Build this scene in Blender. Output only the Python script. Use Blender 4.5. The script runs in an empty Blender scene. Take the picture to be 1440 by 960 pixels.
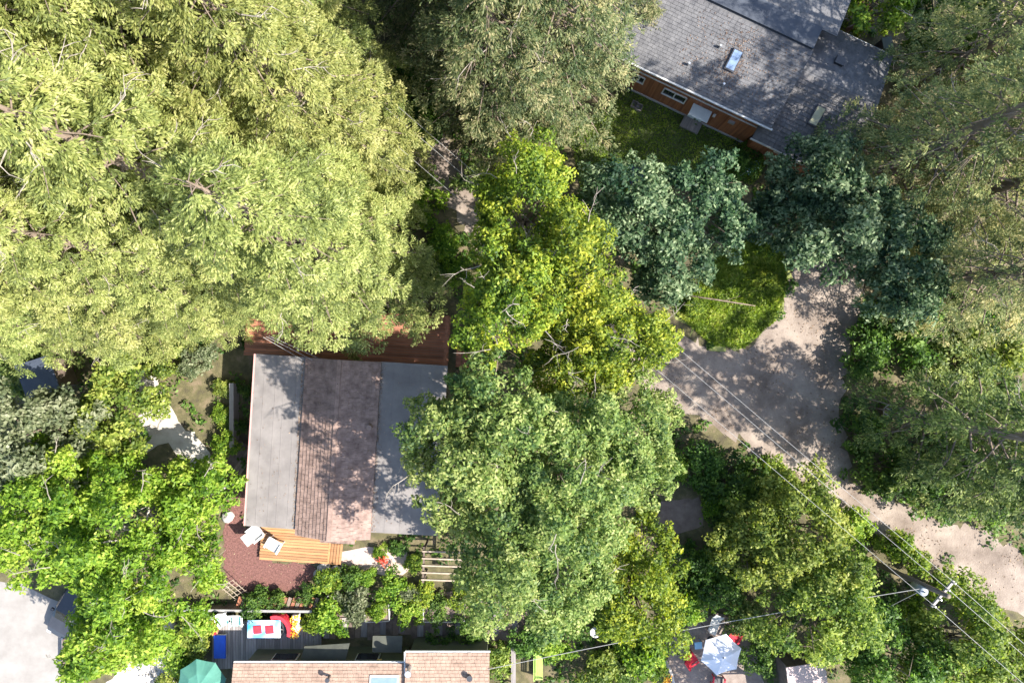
import bpy, math, random
import numpy as np
from mathutils import Vector, Matrix
sc = bpy.context.scene
R_ = math.radians
# ---------------------------------------------------------------- camera, sky, sun, exposure
CAM_H = 46.0; FPX = 966.0
cam = bpy.data.cameras.new('camera'); cam_o = bpy.data.objects.new('camera', cam)
sc.collection.objects.link(cam_o); sc.camera = cam_o
cam_o.location = (0, 0, CAM_H); cam_o.rotation_euler = (0, 0, 0)
cam.sensor_width = 36.0; cam.lens = 36.0 * FPX / 1440.0; cam.clip_end = 2000
SUN_EL = R_(46); SX, SY = 0.955, -0.29
_n = math.hypot(SX, SY)
SUN = Vector((SX/_n*math.cos(SUN_EL), SY/_n*math.cos(SUN_EL), math.sin(SUN_EL)))
w = bpy.data.worlds.new('World'); sc.world = w; w.use_nodes = True
nt = w.node_tree; bgn = nt.nodes['Background']
sky = nt.nodes.new('ShaderNodeTexSky'); sky.sky_type = 'NISHITA'; sky.sun_disc = False
sky.sun_elevation = SUN_EL; sky.sun_rotation = math.atan2(SX, SY)
nt.links.new(sky.outputs[0], bgn.inputs[0]); bgn.inputs[1].default_value = 0.15
sl = bpy.data.lights.new('sun', 'SUN'); sl.energy = 5.0; sl.angle = R_(0.5); sl.color = (1.0, 0.955, 0.87)
so = bpy.data.objects.new('sun', sl); sc.collection.objects.link(so)
so.rotation_euler = SUN.to_track_quat('Z', 'Y').to_euler()
sc.view_settings.view_transform = 'Standard'; sc.view_settings.look = 'None'
sc.view_settings.exposure = 1.55; sc.view_settings.gamma = 1.0; sc.view_settings.use_curve_mapping = False
sc.cycles.max_bounces = 6; sc.cycles.diffuse_bounces = 3; sc.cycles.transmission_bounces = 4; sc.cycles.glossy_bounces = 2
col = sc.collection

def at(u, v, z=0.0):
    k = (CAM_H - z) / FPX
    return Vector(((u-720)*k, (480-v)*k, z))

# ---------------------------------------------------------------- materials
MATS = {}
def mat(name, c1, c2=None, scale=4.0, rough=.8, bump=0.0, detail=6.0, stretch=None, metal=0.0, coord='Object', c3=None, bscale=None, vary=.04):
    if name in MATS: return MATS[name]
    m = bpy.data.materials.new(name); m.use_nodes = True; n = m.node_tree.nodes; l = m.node_tree.links
    b = n['Principled BSDF']; b.inputs['Roughness'].default_value = rough; b.inputs['Metallic'].default_value = metal
    b.inputs['Base Color'].default_value = (*c1, 1)
    if c2 is not None:
        tc = n.new('ShaderNodeTexCoord'); mp = n.new('ShaderNodeMapping'); l.new(tc.outputs[coord], mp.inputs[0])
        if stretch: mp.inputs['Scale'].default_value = stretch
        nz = n.new('ShaderNodeTexNoise'); nz.inputs['Scale'].default_value = scale; nz.inputs['Detail'].default_value = detail
        nz.inputs['Roughness'].default_value = .65
        l.new(mp.outputs[0], nz.inputs['Vector'])
        cr = n.new('ShaderNodeValToRGB'); e = cr.color_ramp.elements
        e[0].position = .32; e[0].color = (*c1, 1); e[1].position = .68; e[1].color = (*c2, 1)
        if c3: x = e.new(.5); x.color = (*c3, 1)
        l.new(nz.outputs[0], cr.inputs[0])
        hue = n.new('ShaderNodeHueSaturation'); oi = n.new('ShaderNodeObjectInfo')
        mr = n.new('ShaderNodeMapRange'); mr.inputs[3].default_value = 1-vary; mr.inputs[4].default_value = 1+vary
        l.new(oi.outputs['Random'], mr.inputs[0]); l.new(mr.outputs[0], hue.inputs['Value'])
        l.new(cr.outputs[0], hue.inputs['Color']); l.new(hue.outputs[0], b.inputs['Base Color'])
        if bump:
            n2 = n.new('ShaderNodeTexNoise'); n2.inputs['Scale'].default_value = bscale or scale*5; n2.inputs['Detail'].default_value = 5
            l.new(mp.outputs[0], n2.inputs['Vector'])
            bp = n.new('ShaderNodeBump'); bp.inputs['Strength'].default_value = bump; bp.inputs['Distance'].default_value = .05
            l.new(n2.outputs[0], bp.inputs['Height']); l.new(bp.outputs[0], b.inputs['Normal'])
    MATS[name] = m; return m

def leafmat(name, dark, mid, light, trans=.5):
    m = bpy.data.materials.new(name); m.use_nodes = True; n = m.node_tree.nodes; l = m.node_tree.links
    b = n['Principled BSDF']; out = n['Material Output']
    a = n.new('ShaderNodeAttribute'); a.attribute_name = 'tint'
    cr = n.new('ShaderNodeValToRGB'); e = cr.color_ramp.elements
    e[0].position = .1; e[0].color = (*dark, 1); e[1].position = .95; e[1].color = (*light, 1)
    x = e.new(.5); x.color = (*mid, 1)
    tc = n.new('ShaderNodeTexCoord'); nz = n.new('ShaderNodeTexNoise'); nz.inputs['Scale'].default_value = .9; nz.inputs['Detail'].default_value = 3
    l.new(tc.outputs['Object'], nz.inputs['Vector'])
    ma = n.new('ShaderNodeMath'); ma.operation = 'MULTIPLY_ADD'; ma.inputs[1].default_value = .9; ma.inputs[2].default_value = -.45; l.new(nz.outputs[0], ma.inputs[0])
    ad = n.new('ShaderNodeMath'); ad.operation = 'ADD'; l.new(a.outputs['Fac'], ad.inputs[0]); l.new(ma.outputs[0], ad.inputs[1]); l.new(ad.outputs[0], cr.inputs[0])
    oi = n.new('ShaderNodeObjectInfo'); hs = n.new('ShaderNodeHueSaturation')
    m1 = n.new('ShaderNodeMapRange'); m1.inputs[3].default_value = .49; m1.inputs[4].default_value = .51
    m2 = n.new('ShaderNodeMapRange'); m2.inputs[3].default_value = .92; m2.inputs[4].default_value = 1.08
    l.new(oi.outputs['Random'], m1.inputs[0]); l.new(oi.outputs['Random'], m2.inputs[0])
    l.new(m1.outputs[0], hs.inputs['Hue']); l.new(m2.outputs[0], hs.inputs['Value']); l.new(cr.outputs[0], hs.inputs['Color'])
    b.inputs['Roughness'].default_value = .55; b.inputs['Specular IOR Level'].default_value = .35
    l.new(hs.outputs[0], b.inputs['Base Color'])
    t = n.new('ShaderNodeBsdfTranslucent'); hs2 = n.new('ShaderNodeHueSaturation'); hs2.inputs['Value'].default_value = 1.25
    hs2.inputs['Saturation'].default_value = 1.1
    l.new(hs.outputs[0], hs2.inputs['Color']); l.new(hs2.outputs[0], t.inputs['Color'])
    mx = n.new('ShaderNodeMixShader'); mx.inputs[0].default_value = trans
    l.new(b.outputs[0], mx.inputs[1]); l.new(t.outputs[0], mx.inputs[2]); l.new(mx.outputs[0], out.inputs['Surface'])
    MATS[name] = m; return m

L_RED = leafmat('redwood_needles', (.12,.15,.042), (.30,.335,.095), (.52,.51,.20))
L_FIR = leafmat('fir_needles', (.05,.08,.03), (.155,.185,.07), (.42,.37,.19))
L_TAN = leafmat('dry_needles', (.075,.11,.04), (.235,.27,.095), (.55,.48,.21))
L_MID = leafmat('midgreen_needles', (.04,.08,.02), (.15,.205,.05), (.38,.42,.13))
L_LIME = leafmat('lime_leaves', (.05,.10,.014), (.19,.275,.028), (.46,.48,.055))
L_SAGE = leafmat('sage_leaves', (.05,.10,.03), (.19,.26,.06), (.43,.45,.16))
L_TEAL = leafmat('bluegreen_leaves', (.02,.055,.028), (.08,.14,.058), (.35,.42,.23))
L_VIVID = leafmat('vivid_leaves', (.06,.135,.012), (.20,.32,.028), (.43,.50,.08))
L_GREY = leafmat('greygreen_leaves', (.08,.11,.05), (.19,.22,.11), (.38,.39,.25))
L_OLIVE = leafmat('olive_leaves', (.055,.105,.016), (.195,.26,.042), (.45,.48,.11))
L_DEEP = leafmat('deep_green_leaves', (.03,.075,.013), (.095,.175,.028), (.24,.36,.06))
L_GRASS = leafmat('grass_blades', (.09,.15,.018), (.24,.34,.04), (.46,.48,.11))
L_FLOWR = leafmat('red_petals', (.5,.02,.02), (.6,.05,.03), (.7,.2,.2), .2)
L_FLOWO = leafmat('orange_petals', (.65,.2,.02), (.75,.4,.03), (.8,.6,.05), .2)
BARK = mat('bark', (.10,.07,.05), (.22,.17,.13), 3, .9, .6, stretch=(1,1,.15))
TWIG = mat('dead_twig', (.17,.14,.11), (.32,.28,.24), 4, .9)
BARK_G = mat('grey_bark', (.28,.24,.2), (.5,.46,.42), 4, .9, .4, stretch=(1,1,.2))
FLOOR = mat('forest_floor', (.05,.04,.025), (.16,.12,.075), 1.3, .95, .7, 10, bscale=14, c3=(.09,.08,.035))
DIRT = mat('dirt', (.12,.09,.071), (.31,.255,.21), .45, .95, .6, 12, bscale=9, c3=(.215,.17,.14))
SANDY = mat('pale_sand', (.34,.30,.26), (.5,.46,.41), 1.2, .95, .3, 8, bscale=14)
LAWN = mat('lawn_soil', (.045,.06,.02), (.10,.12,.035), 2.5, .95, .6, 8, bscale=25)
CONC = mat('concrete', (.19,.172,.155), (.27,.25,.23), .7, .9, .1, 8)
MULCH = mat('red_mulch', (.075,.032,.027), (.2,.092,.077), 9, .95, .8, 8, bscale=30)
PAVE = mat('pink_paving', (.34,.25,.21), (.48,.37,.32), 2.5, .9, .2)
ROLL = mat('rolled_roofing', (.135,.12,.113), (.205,.184,.172), .8, .85, .15, 8, bscale=60)
NAVY = mat('shadowed_step_navy', (.03,.036,.05), (.05,.058,.075), 1.5, .8, .1)  # navy stands in for the shadow on the raised roof step
SH_BRN = mat('brown_shingle', (.12,.078,.063), (.28,.19,.155), 2.2, .9, .3, 8, bscale=40, c3=(.2,.135,.11))
SH_GRY = mat('grey_shingle', (.075,.074,.08), (.15,.146,.15), 2.2, .9, .3, 8, bscale=40)
SH_TAN = mat('tan_shingle', (.21,.14,.105), (.36,.25,.19), 2.2, .9, .3, 8, bscale=40)
W_RED = mat('redwood_boards', (.20,.068,.035), (.36,.15,.085), 3, .75, .2, stretch=(.25,4,4), vary=.3)
W_ORG = mat('honey_boards', (.26,.12,.045), (.40,.21,.095), 3, .7, .2, stretch=(.25,4,4), vary=.3)
W_GRY = mat('weathered_boards', (.17,.15,.145), (.29,.26,.25), 3, .85, .2, stretch=(4,.25,4), vary=.3)
W_BRN = mat('old_brown_wood', (.10,.07,.055), (.20,.15,.12), 3, .85, .2, vary=.3)
W_PALE = mat('pale_timber', (.24,.185,.13), (.36,.29,.22), 3, .8, .1)
CEDAR = mat('cedar_siding', (.22,.075,.03), (.36,.14,.065), 3, .65, .2, stretch=(4,4,.2), vary=.3)
OLIVEW = mat('olive_siding', (.09,.095,.065), (.12,.125,.085), 2, .8, .05)
REDW = mat('rust_siding', (.20,.07,.045), (.26,.1,.065), 2, .8, .05)
WHITE = mat('white_paint', (.52,.51,.49), (.6,.59,.57), 3, .5)
GLASS = mat('window_glass', (.015,.02,.025), None, rough=.05)
SKYG = mat('skylight_glass', (.16,.22,.33), (.2,.27,.4), 2, .08)
METAL = mat('galvanised_metal', (.42,.43,.44), (.55,.56,.57), 5, .4, metal=.7)
DMETAL = mat('dark_metal', (.03,.03,.035), (.06,.06,.065), 5, .4)
POLEW = mat('creosote_pole', (.10,.075,.055), (.2,.155,.12), 3, .9, .4, stretch=(2,2,.15))
WIRE = mat('pale_cable', (.24,.23,.22), (.32,.31,.3), 5, .6)
RED = mat('red_fabric', (.52,.015,.03), (.62,.03,.05), 6, .8)
BLUE = mat('blue_fabric', (.01,.07,.52), (.02,.11,.62), 4, .6)
LBLUE = mat('pale_blue_paint', (.22,.42,.58), (.3,.5,.65), 4, .6)
TEALF = mat('teal_stripe', (.2,.55,.52), (.3,.65,.6), 4, .7)
GREENF = mat('green_canvas', (.04,.15,.115), (.06,.19,.145), 2, .8)
LILAC = mat('white_canvas', (.58,.58,.63), (.64,.64,.69), 2, .8)
LIMEP = mat('lime_paint', (.24,.36,.06), (.32,.45,.1), 4, .6)
TERRA = mat('terracotta', (.35,.13,.08), (.45,.2,.13), 5, .8)
STONE = mat('pale_stone', (.32,.29,.26), (.5,.47,.43), 3, .9, .3)
PINKR = mat('pink_metal_roof', (.42,.31,.3), (.52,.4,.38), 1.2, .6)
CLOTH = mat('blue_white_cloth', (.03,.25,.6), (.8,.8,.8), .9, .7, detail=1)

# ---------------------------------------------------------------- helpers
class MB:
    def __init__(s): s.v = []; s.f = []
    def add(s, vs, fs):
        o = len(s.v); s.v += [tuple(x) for x in vs]; s.f += [tuple(i+o for i in f) for f in fs]; return s
    def box(s, c, d, rz=0.0, rx=0.0, ry=0.0):
        m = Matrix.Rotation(rz,3,'Z') @ Matrix.Rotation(ry,3,'Y') @ Matrix.Rotation(rx,3,'X'); c = Vector(c)
        vs = [c + m @ Vector((x*d[0]/2, y*d[1]/2, z*d[2]/2)) for z in (-1,1) for x,y in ((-1,-1),(1,-1),(1,1),(-1,1))]
        return s.add(vs, [(3,2,1,0),(4,5,6,7),(0,1,5,4),(1,2,6,5),(2,3,7,6),(3,0,4,7)])
    def tube(s, pts, rs, n=6, cap=True):
        pts = [Vector(p) for p in pts]; vs = []; fs = []
        if not isinstance(rs, (list, tuple)): rs = [rs]*len(pts)
        for i, p in enumerate(pts):
            d = (pts[min(i+1, len(pts)-1)] - pts[max(i-1, 0)]).normalized()
            a = d.orthogonal().normalized() if abs(d.z) < .95 else Vector((1,0,0)); a = (a - d*a.dot(d)).normalized(); b = d.cross(a)
            vs += [p + (a*math.cos(2*math.pi*k/n) + b*math.sin(2*math.pi*k/n))*rs[i] for k in range(n)]
        for i in range(len(pts)-1):
            fs += [(i*n+k, i*n+(k+1)%n, (i+1)*n+(k+1)%n, (i+1)*n+k) for k in range(n)]
        if cap: fs += [tuple(range(n))[::-1], tuple((len(pts)-1)*n+k for k in range(n))]
        return s.add(vs, fs)
    def slab(s, quad, t):                      # four corners (top), thickness t downwards
        q = [Vector(p) for p in quad]; b = [p - Vector((0,0,t)) for p in q]
        return s.add(q+b, [(0,1,2,3),(7,6,5,4),(0,4,5,1),(1,5,6,2),(2,6,7,3),(3,7,4,0)])
    def mesh(s, name, m, smooth=False):
        me = bpy.data.meshes.new(name); me.from_pydata(s.v, [], s.f); me.materials.append(m)
        if smooth: me.polygons.foreach_set('use_smooth', [True]*len(me.polygons))
        me.validate(); me.update(); return me
    def build(s, name, m, parent=None, smooth=False):
        return link(name, s.mesh(name, m, smooth), parent)

def link(name, me, parent=None):
    o = bpy.data.objects.new(name, me); col.objects.link(o)
    if parent: o.parent = parent
    return o
def tag(o, label=None, cat=None, group=None, kind=None):
    if label: o['label'] = label
    if cat: o['category'] = cat
    if group: o['group'] = group
    if kind: o['kind'] = kind
    return o
def thing(name, label, cat, loc=(0,0,0), rz=0.0, group=None):
    o = link(name, None); o.location = loc; o.rotation_euler = (0,0,rz); o.empty_display_size = .3
    return tag(o, label, cat, group)
def part(name, m, parent, *boxes):
    b = MB()
    for x in boxes: b.box(*x)
    return b.build(name, m, parent)
def copy_tree(o, parent=None):
    c = o.copy(); col.objects.link(c); c.parent = parent
    for ch in list(o.children): copy_tree(ch, c)
    return c

# leaves: N small folded diamond faces with a per-leaf tint
def leaf_mesh(name, C, N, A, L, W, T, m, fold=.18):
    n = len(C)
    A = A - N*np.sum(A*N, 1, keepdims=True); A /= np.linalg.norm(A, axis=1, keepdims=True)+1e-9
    S = np.cross(N, A); L = L[:,None]; W = W[:,None]
    V = np.empty((n,4,3), np.float32)
    V[:,0] = C - A*L*.5; V[:,1] = C + S*W*.5 + N*W*fold + A*L*.06; V[:,2] = C + A*L*.5; V[:,3] = C - S*W*.5 + N*W*fold + A*L*.06
    me = bpy.data.meshes.new(name); me.vertices.add(n*4); me.vertices.foreach_set('co', V.ravel())
    me.loops.add(n*4); me.loops.foreach_set('vertex_index', np.arange(n*4, dtype=np.int32))
    me.polygons.add(n); me.polygons.foreach_set('loop_start', np.arange(0, n*4, 4, dtype=np.int32))
    at_ = me.attributes.new('tint', 'FLOAT', 'POINT'); at_.data.foreach_set('value', np.repeat(np.clip(T,0,1), 4).astype(np.float32))
    me.materials.append(m); me.update(calc_edges=True); return me
def unit(a): return a/(np.linalg.norm(a, axis=1, keepdims=True)+1e-9)

def broad_crown(rng, R, Hc, zc, m, leaf=.27, dens=400, nb=None):
    nb = nb or int(20 + R*R*4.4)
    az0 = rng.uniform(0, 6.28, 3)
    d = unit(rng.normal(size=(nb*3,3))); d = d[d[:,2] > -.45][:nb]; nb = len(d)
    az = np.arctan2(d[:,1], d[:,0])
    f = 1 + .17*np.sin(2*az+az0[0]) + .14*np.sin(3*az+az0[1]) + .1*np.sin(5*az+az0[2])
    k = rng.uniform(.42, .98, nb)**.8
    bc = d*np.array([R,R,Hc/2])*(f*k)[:,None]*.97
    br = rng.uniform(.3,.95,nb)*min(1.0,.35+R*.2)
    Cs=[];Ns=[];As=[];Ts=[]
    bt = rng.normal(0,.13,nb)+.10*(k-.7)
    for i in range(nb):
        n = int(dens*br[i]**2)+20
        e = unit(rng.normal(size=(n,3)) + np.array([0,0,.45]) + .45*d[i])
        r = br[i]*(.4+.7*rng.uniform(size=n)**.5)*(1+.25*np.sin(4*np.arctan2(e[:,1],e[:,0])+i))
        p = bc[i] + e*r[:,None]*np.array([1,1,.8])
        Cs.append(p); Ns.append(unit(e*.55+rng.normal(size=(n,3))*.5+np.array([0,0,.45])))
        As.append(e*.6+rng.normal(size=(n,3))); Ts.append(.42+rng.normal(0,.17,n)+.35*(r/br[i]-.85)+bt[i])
    C=np.concatenate(Cs); C[:,2]+=zc; n=len(C)
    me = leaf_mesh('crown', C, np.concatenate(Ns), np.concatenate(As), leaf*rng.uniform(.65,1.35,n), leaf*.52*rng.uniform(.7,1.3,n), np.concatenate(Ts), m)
    bc[:,2]+=zc
    return me, bc
def trunk_mesh(rng, zt, r, ends, m, lean=(0,0)):
    b = MB(); k = [Vector((lean[0]*t**1.3+rng.normal(0,.08), lean[1]*t**1.3+rng.normal(0,.08), zt*t)) for t in (0,.25,.5,.75,1)]
    k[0] = Vector((0,0,-.1)); b.tube(k, [r*1.35, r, r*.85, r*.7, r*.4], 8)
    for e in ends:
        e = Vector(e); s = k[2].lerp(k[4], rng.uniform(.0,.9)); mid = s.lerp(e,.5)+Vector((rng.normal(0,.2),rng.normal(0,.2),-.15))
        b.tube([s, mid, e], [r*.42, r*.26, r*.07], 5)
        for q in range(2):
            t = mid.lerp(e, rng.uniform(.2,.8)); b.tube([t, t+Vector(tuple(rng.normal(0,.55,3)))+Vector((0,0,.35))], [r*.1, r*.03], 4)
    return b.mesh('trunk', m, True)
def dead_twigs(rng, pts, dirs, m=None):
    b = MB()
    for p, d in zip(pts, dirs):
        p = Vector(p); d = Vector(d).normalized(); ln = rng.uniform(.8,2.0); k = [p]
        for q in range(4): d = (d+Vector(tuple(rng.normal(0,.28,3)))).normalized(); k.append(k[-1]+d*ln/4)
        b.tube(k, [.026,.022,.017,.012,.006], 5)
        for q in range(4):
            s0 = k[1+q%3].lerp(k[2+q%3], rng.uniform()); d2 = (d+Vector(tuple(rng.normal(0,.7,3)))).normalized(); m_ = s0+d2*ln*.2
            b.tube([s0, m_, m_+(d2+Vector(tuple(rng.normal(0,.4,3))))*ln*.16], [.016,.011,.005], 4)
    me = b.mesh('dead_branches', m or TWIG); return me
def broad_tree(name, label, u, v, zc, rpx, m, seed, group=None, Hc=None, bark=None, leaf=.27, dens=400, twigs=0):
    rng = np.random.default_rng(seed); k = (CAM_H-zc)/FPX; R = rpx*k
    p = at(u, v, zc); Hc = Hc or min(2*zc*.8, 1.5*R+1.5)
    t = thing(name, label, 'tree', (p.x, p.y, 0), 0, group)
    me, bc = broad_crown(rng, R, Hc, zc, m, leaf, dens); link('crown', me, t)
    sel = bc[rng.choice(len(bc), min(16, len(bc)), replace=False)]
    link('trunk', trunk_mesh(rng, zc*.85, .10+.028*R, sel, bark or BARK), t)
    if twigs:
        top = bc[bc[:,2] > zc-.1*Hc]; sel = top[rng.choice(len(top), min(twigs, len(top)), replace=False)]
        dr = sel-np.array([0,0,zc]); o_ = link('dead_branches', dead_twigs(rng, sel+unit(dr)*.5+np.array([0,0,.45]), dr*np.array([1,1,.25])+rng.normal(0,.6,dr.shape)), t); o_['kind']='stuff'
    return t

def conifer_meshes(seed, h, R, z0, m, nbr=125, nsp=24, nst=15, L=.42, W=.095, bare=.0, loose=.4):
    rng = np.random.default_rng(seed); C=[];N=[];A=[];T=[]; tb = MB(); dp=[]; dd=[]
    tb.tube([(0,0,-.1),(0,0,h*.1),(rng.normal(0,.15),rng.normal(0,.15),h*.5),(0,0,h)], [.028*h*.75, .02*h*.75, .012*h, .02], 9)
    up = np.array([0,0,1.])
    for i in range(nbr):
        q = (i+rng.uniform())/nbr; z = z0+(h-z0)*q**1.12
        ln = R*(1-q)**.6*rng.uniform(.6,1.15)*(.8+.35*min(1,q*6)) + .35
        a = i*2.39996+rng.normal(0,.25); o = np.array([math.cos(a), math.sin(a), 0]); s_ = np.array([-o[1], o[0], 0])
        rise = rng.uniform(.05,.35)+.5*q
        def pt(t): return np.array([0,0,z]) + o*ln*t + up*ln*(rise*t - .62*t*t)
        tb.tube([pt(0), pt(.5), pt(.97)], [.02+.012*ln, .012+.007*ln, .008], 4, False)
        if rng.uniform() < .13+bare: dp.append(pt(.7)+up*.15); dd.append(o+up*.25+s_*rng.normal(0,.5))
        if rng.uniform() < bare:
            for _ in range(4):
                e = pt(.97)+o*rng.uniform(.2,.7)+s_*rng.normal(0,.5)+up*rng.normal(0,.3); tb.tube([pt(rng.uniform(.6,.95)), e], [.02,.008], 4, False)
            continue
        k = max(5, int(nsp*ln/R)); bt = rng.normal(0,.1)
        for j in range(k):
            t = rng.uniform(.18,1.0)**.75; w_ = (1.05*(1-t)+.3)*min(1.2, ln*.3)
            side = rng.uniform(-1,1); base = pt(t)+s_*w_*side+up*rng.normal(0,.12)-up*abs(side)*.18
            n = nst; dirv = unit(o*1.0 + s_*(side*.9+rng.normal(0,.5+.5*loose,(n,1))) + up*rng.normal(-.3,.25+.25*loose,(n,1)))
            ll = rng.uniform(.03,.6-.12*loose,(n,1))
            C.append(base+dirv*ll); A.append(dirv); N.append(unit(up+rng.normal(0,.5,(n,3))+.35*o))
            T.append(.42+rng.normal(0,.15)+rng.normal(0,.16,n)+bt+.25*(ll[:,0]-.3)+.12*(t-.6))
    dt = dead_twigs(rng, dp, dd) if dp else None
    C=np.concatenate(C); n=len(C)
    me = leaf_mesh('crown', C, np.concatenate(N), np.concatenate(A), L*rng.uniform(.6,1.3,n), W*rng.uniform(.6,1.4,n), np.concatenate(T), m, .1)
    return me, tb.mesh('trunk', BARK, True), dt
def conifer(name, label, u, v, meshes, rz, s=1.0, group=None, sz=1.0):
    p = at(u, v); t = thing(name, label, 'tree', (p.x, p.y, 0), rz, group); t.scale = (s,s,s*sz)
    link('crown', meshes[0], t); link('trunk', meshes[1], t)
    if meshes[2]: link('dead_branches', meshes[2], t)['kind']='stuff'
    return t

SHRUB = {}
def shrub(label, u, v, rpx, m, seed, z=None, group=None, name='shrub', cat='shrub', sq=1.0):
    key = (m.name, seed % 3)
    if key not in SHRUB:
        rng = np.random.default_rng(seed+77); me, bc = broad_crown(rng, 1.0, 1.5, .8, m, .17, 620, 22)
        b = MB()
        for e in bc[:7]: b.tube([(0,0,-.05), Vector(e)*.5, Vector(e)], [.035,.022,.008], 4)
        SHRUB[key] = (me, b.mesh('stem', BARK))
    hz = z if z is not None else rpx/21*.75; k = (CAM_H-hz)/FPX; p = at(u, v, hz); r = rpx*k
    t = thing(name, label, cat, (p.x, p.y, 0), seed*1.7, group); t.scale = (r, r*sq, max(hz/.85, r*.6))
    link('foliage', SHRUB[key][0], t); link('stem', SHRUB[key][1], t); return t

def sheet(name, px, z, m, jit=.25, step=.5, seed=1, z_at=0.0):
    rng = random.Random(seed); P = [at(u, v, z_at) for u, v in px]; vs = []
    for i, a in enumerate(P):
        b = P[(i+1) % len(P)]; n = max(1, int((b-a).length/step))
        for k in range(n):
            q = a.lerp(b, k/n); vs.append((q.x+rng.uniform(-jit,jit), q.y+rng.uniform(-jit,jit), z))
    from mathutils.geometry import tessellate_polygon
    tri = tessellate_polygon([[Vector(v) for v in vs]])
    fs = []
    for t in tri:
        a,b,c = (Vector(vs[i]) for i in t); fs.append(t if (b-a).cross(c-a).z > 0 else t[::-1])
    b = MB(); b.add(vs, fs); o = b.build(name, m); o['kind'] = 'structure'; return o
def inside(px, py, poly):
    r = np.zeros(px.shape, bool); j = len(poly)-1
    for i in range(len(poly)):
        xi, yi = poly[i]; xj, yj = poly[j]
        c = ((yi > py) != (yj > py)) & (px < (xj-xi)*(py-yi)/(yj-yi+1e-12)+xi); r ^= c; j = i
    return r

# ---------------------------------------------------------------- the setting
N_ = 90; half = 170.0; g = MB(); xs = np.linspace(-half, half, N_)
vs = []
for y in xs:
    for x in xs:
        d = max(abs(x), abs(y)); k = max(0.0, d-48)/120
        vs.append((x, y, k*6*(math.sin(x*.05+1)+math.sin(y*.06)) + k*5 - .0))
g.add(vs, [(j*N_+i, j*N_+i+1, (j+1)*N_+i+1, (j+1)*N_+i) for j in range(N_-1) for i in range(N_-1)])
o = g.build('ground', FLOOR); o['kind'] = 'structure'

ROAD = [(560,150),(625,190),(665,255),(700,300),(770,360),(850,420),(905,460),(940,455),(1000,488),(1050,492),(1090,440),(1105,390),(1150,345),(1205,360),(1212,440),(1190,520),(1180,580),(1190,650),(1215,690),(1270,705),(1330,735),(1390,745),(1450,790),(1640,930),(1640,1010),(1470,885),(1380,840),(1300,795),(1230,748),(1180,700),(1120,665),(1060,630),(1000,600),(930,560),(880,520),(820,470),(740,400),(660,340),(615,280),(580,230),(540,190)]
CONCP = [(-260,790),(30,820),(92,850),(92,1010),(60,1120),(-260,1120)]
PALE = [(180,515),(215,525),(250,590),(290,630),(300,660),(280,668),(235,625),(190,640),(180,610),(205,580)]
MULCHP = [(318,700),(350,690),(352,735),(380,790),(430,790),(455,800),(440,820),(400,835),(340,838),(312,800),(318,745)]
PATIO = [(478,775),(520,768),(572,775),(575,800),(560,812),(520,805),(480,800)]
MEADOW = [(950,440),(960,400),(1010,350),(1060,320),(1100,350),(1108,400),(1090,450),(1045,490),(1000,485)]
LAWNP = [(800,190),(870,130),(900,130),(1000,180),(1080,225),(1060,260),(960,250),(880,270),(820,280)]
PEBB = [(205,905),(235,890),(258,900),(255,940),(262,990),(190,990),(150,960)]
GARD = [(930,705),(985,700),(990,735),(955,752),(922,740)]
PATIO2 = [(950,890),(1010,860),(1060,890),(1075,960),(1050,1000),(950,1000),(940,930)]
GWALK = [(455,868),(740,858),(745,890),(640,905),(455,915)]
sheet('dirt_road', ROAD, .006, DIRT, .45, .35, 3)
sheet('concrete_driveway', CONCP, .008, CONC, .05, 1.0, 4)
sheet('pale_gravel_path', PALE, .010, SANDY, .2, .4, 5)
sheet('mulch_yard', MULCHP, .012, MULCH, .2, .3, 6)
sheet('paved_path', PATIO, .016, PAVE, .04, .5, 7)
sheet('meadow', MEADOW, .010, mat('meadow_soil',(.13,.16,.04),(.26,.27,.09),1.5,.95,.4,8), .6, .5, 8)
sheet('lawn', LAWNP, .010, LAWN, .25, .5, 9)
sheet('pebble_bed', PEBB, .010, SANDY, .1, .4, 10)
sheet('bare_soil_patch', GARD, .010, mat('bare_soil', (.14,.10,.085),(.22,.165,.14),2,.95,.3), .15, .4, 11)
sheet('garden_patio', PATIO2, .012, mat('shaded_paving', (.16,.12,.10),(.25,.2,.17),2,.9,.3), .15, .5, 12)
sheet('garden_soil', [(440,835),(720,830),(745,858),(745,905),(450,880)], .008, mat('bare_soil',(0,0,0)), .1, .5, 13)

# stuff: undergrowth, grass, leaf litter
def scatter(n, polys_in, polys_out, rng, box=(-40,40,-30,30)):
    x = rng.uniform(box[0], box[1], n); y = rng.uniform(box[2], box[3], n)
    u = x*FPX/CAM_H+720; v = 480-y*FPX/CAM_H
    k = np.ones(n, bool)
    if polys_in:
        k = np.zeros(n, bool)
        for p in polys_in: k |= inside(u, v, p)
    ju = rng.normal(0,9,n); jv = rng.normal(0,9,n)
    for p in polys_out: k &= ~(inside(u+ju, v+jv, p) if p is ROAD else inside(u, v, p))
    return x[k], y[k]
HOUSES = [[(382,495),(625,512),(590,735),(375,720)], [(290,880),(455,880),(455,905),(690,895),(690,1000),(290,1000)],
          [(700,60),(890,120),(1050,200),(1140,225),(1250,130),(1180,-60),(900,-60)], [(370,735),(480,740),(480,795),(380,790)], [(350,440),(680,440),(680,515),(350,495)]]
rng = np.random.default_rng(5)
cx, cy = scatter(3600, None, [ROAD,CONCP,PALE,MULCHP,PATIO,MEADOW,LAWNP,PEBB,GARD,PATIO2,GWALK]+HOUSES, rng)
C=[];N=[];A=[];T=[];Ls=[]
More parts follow.
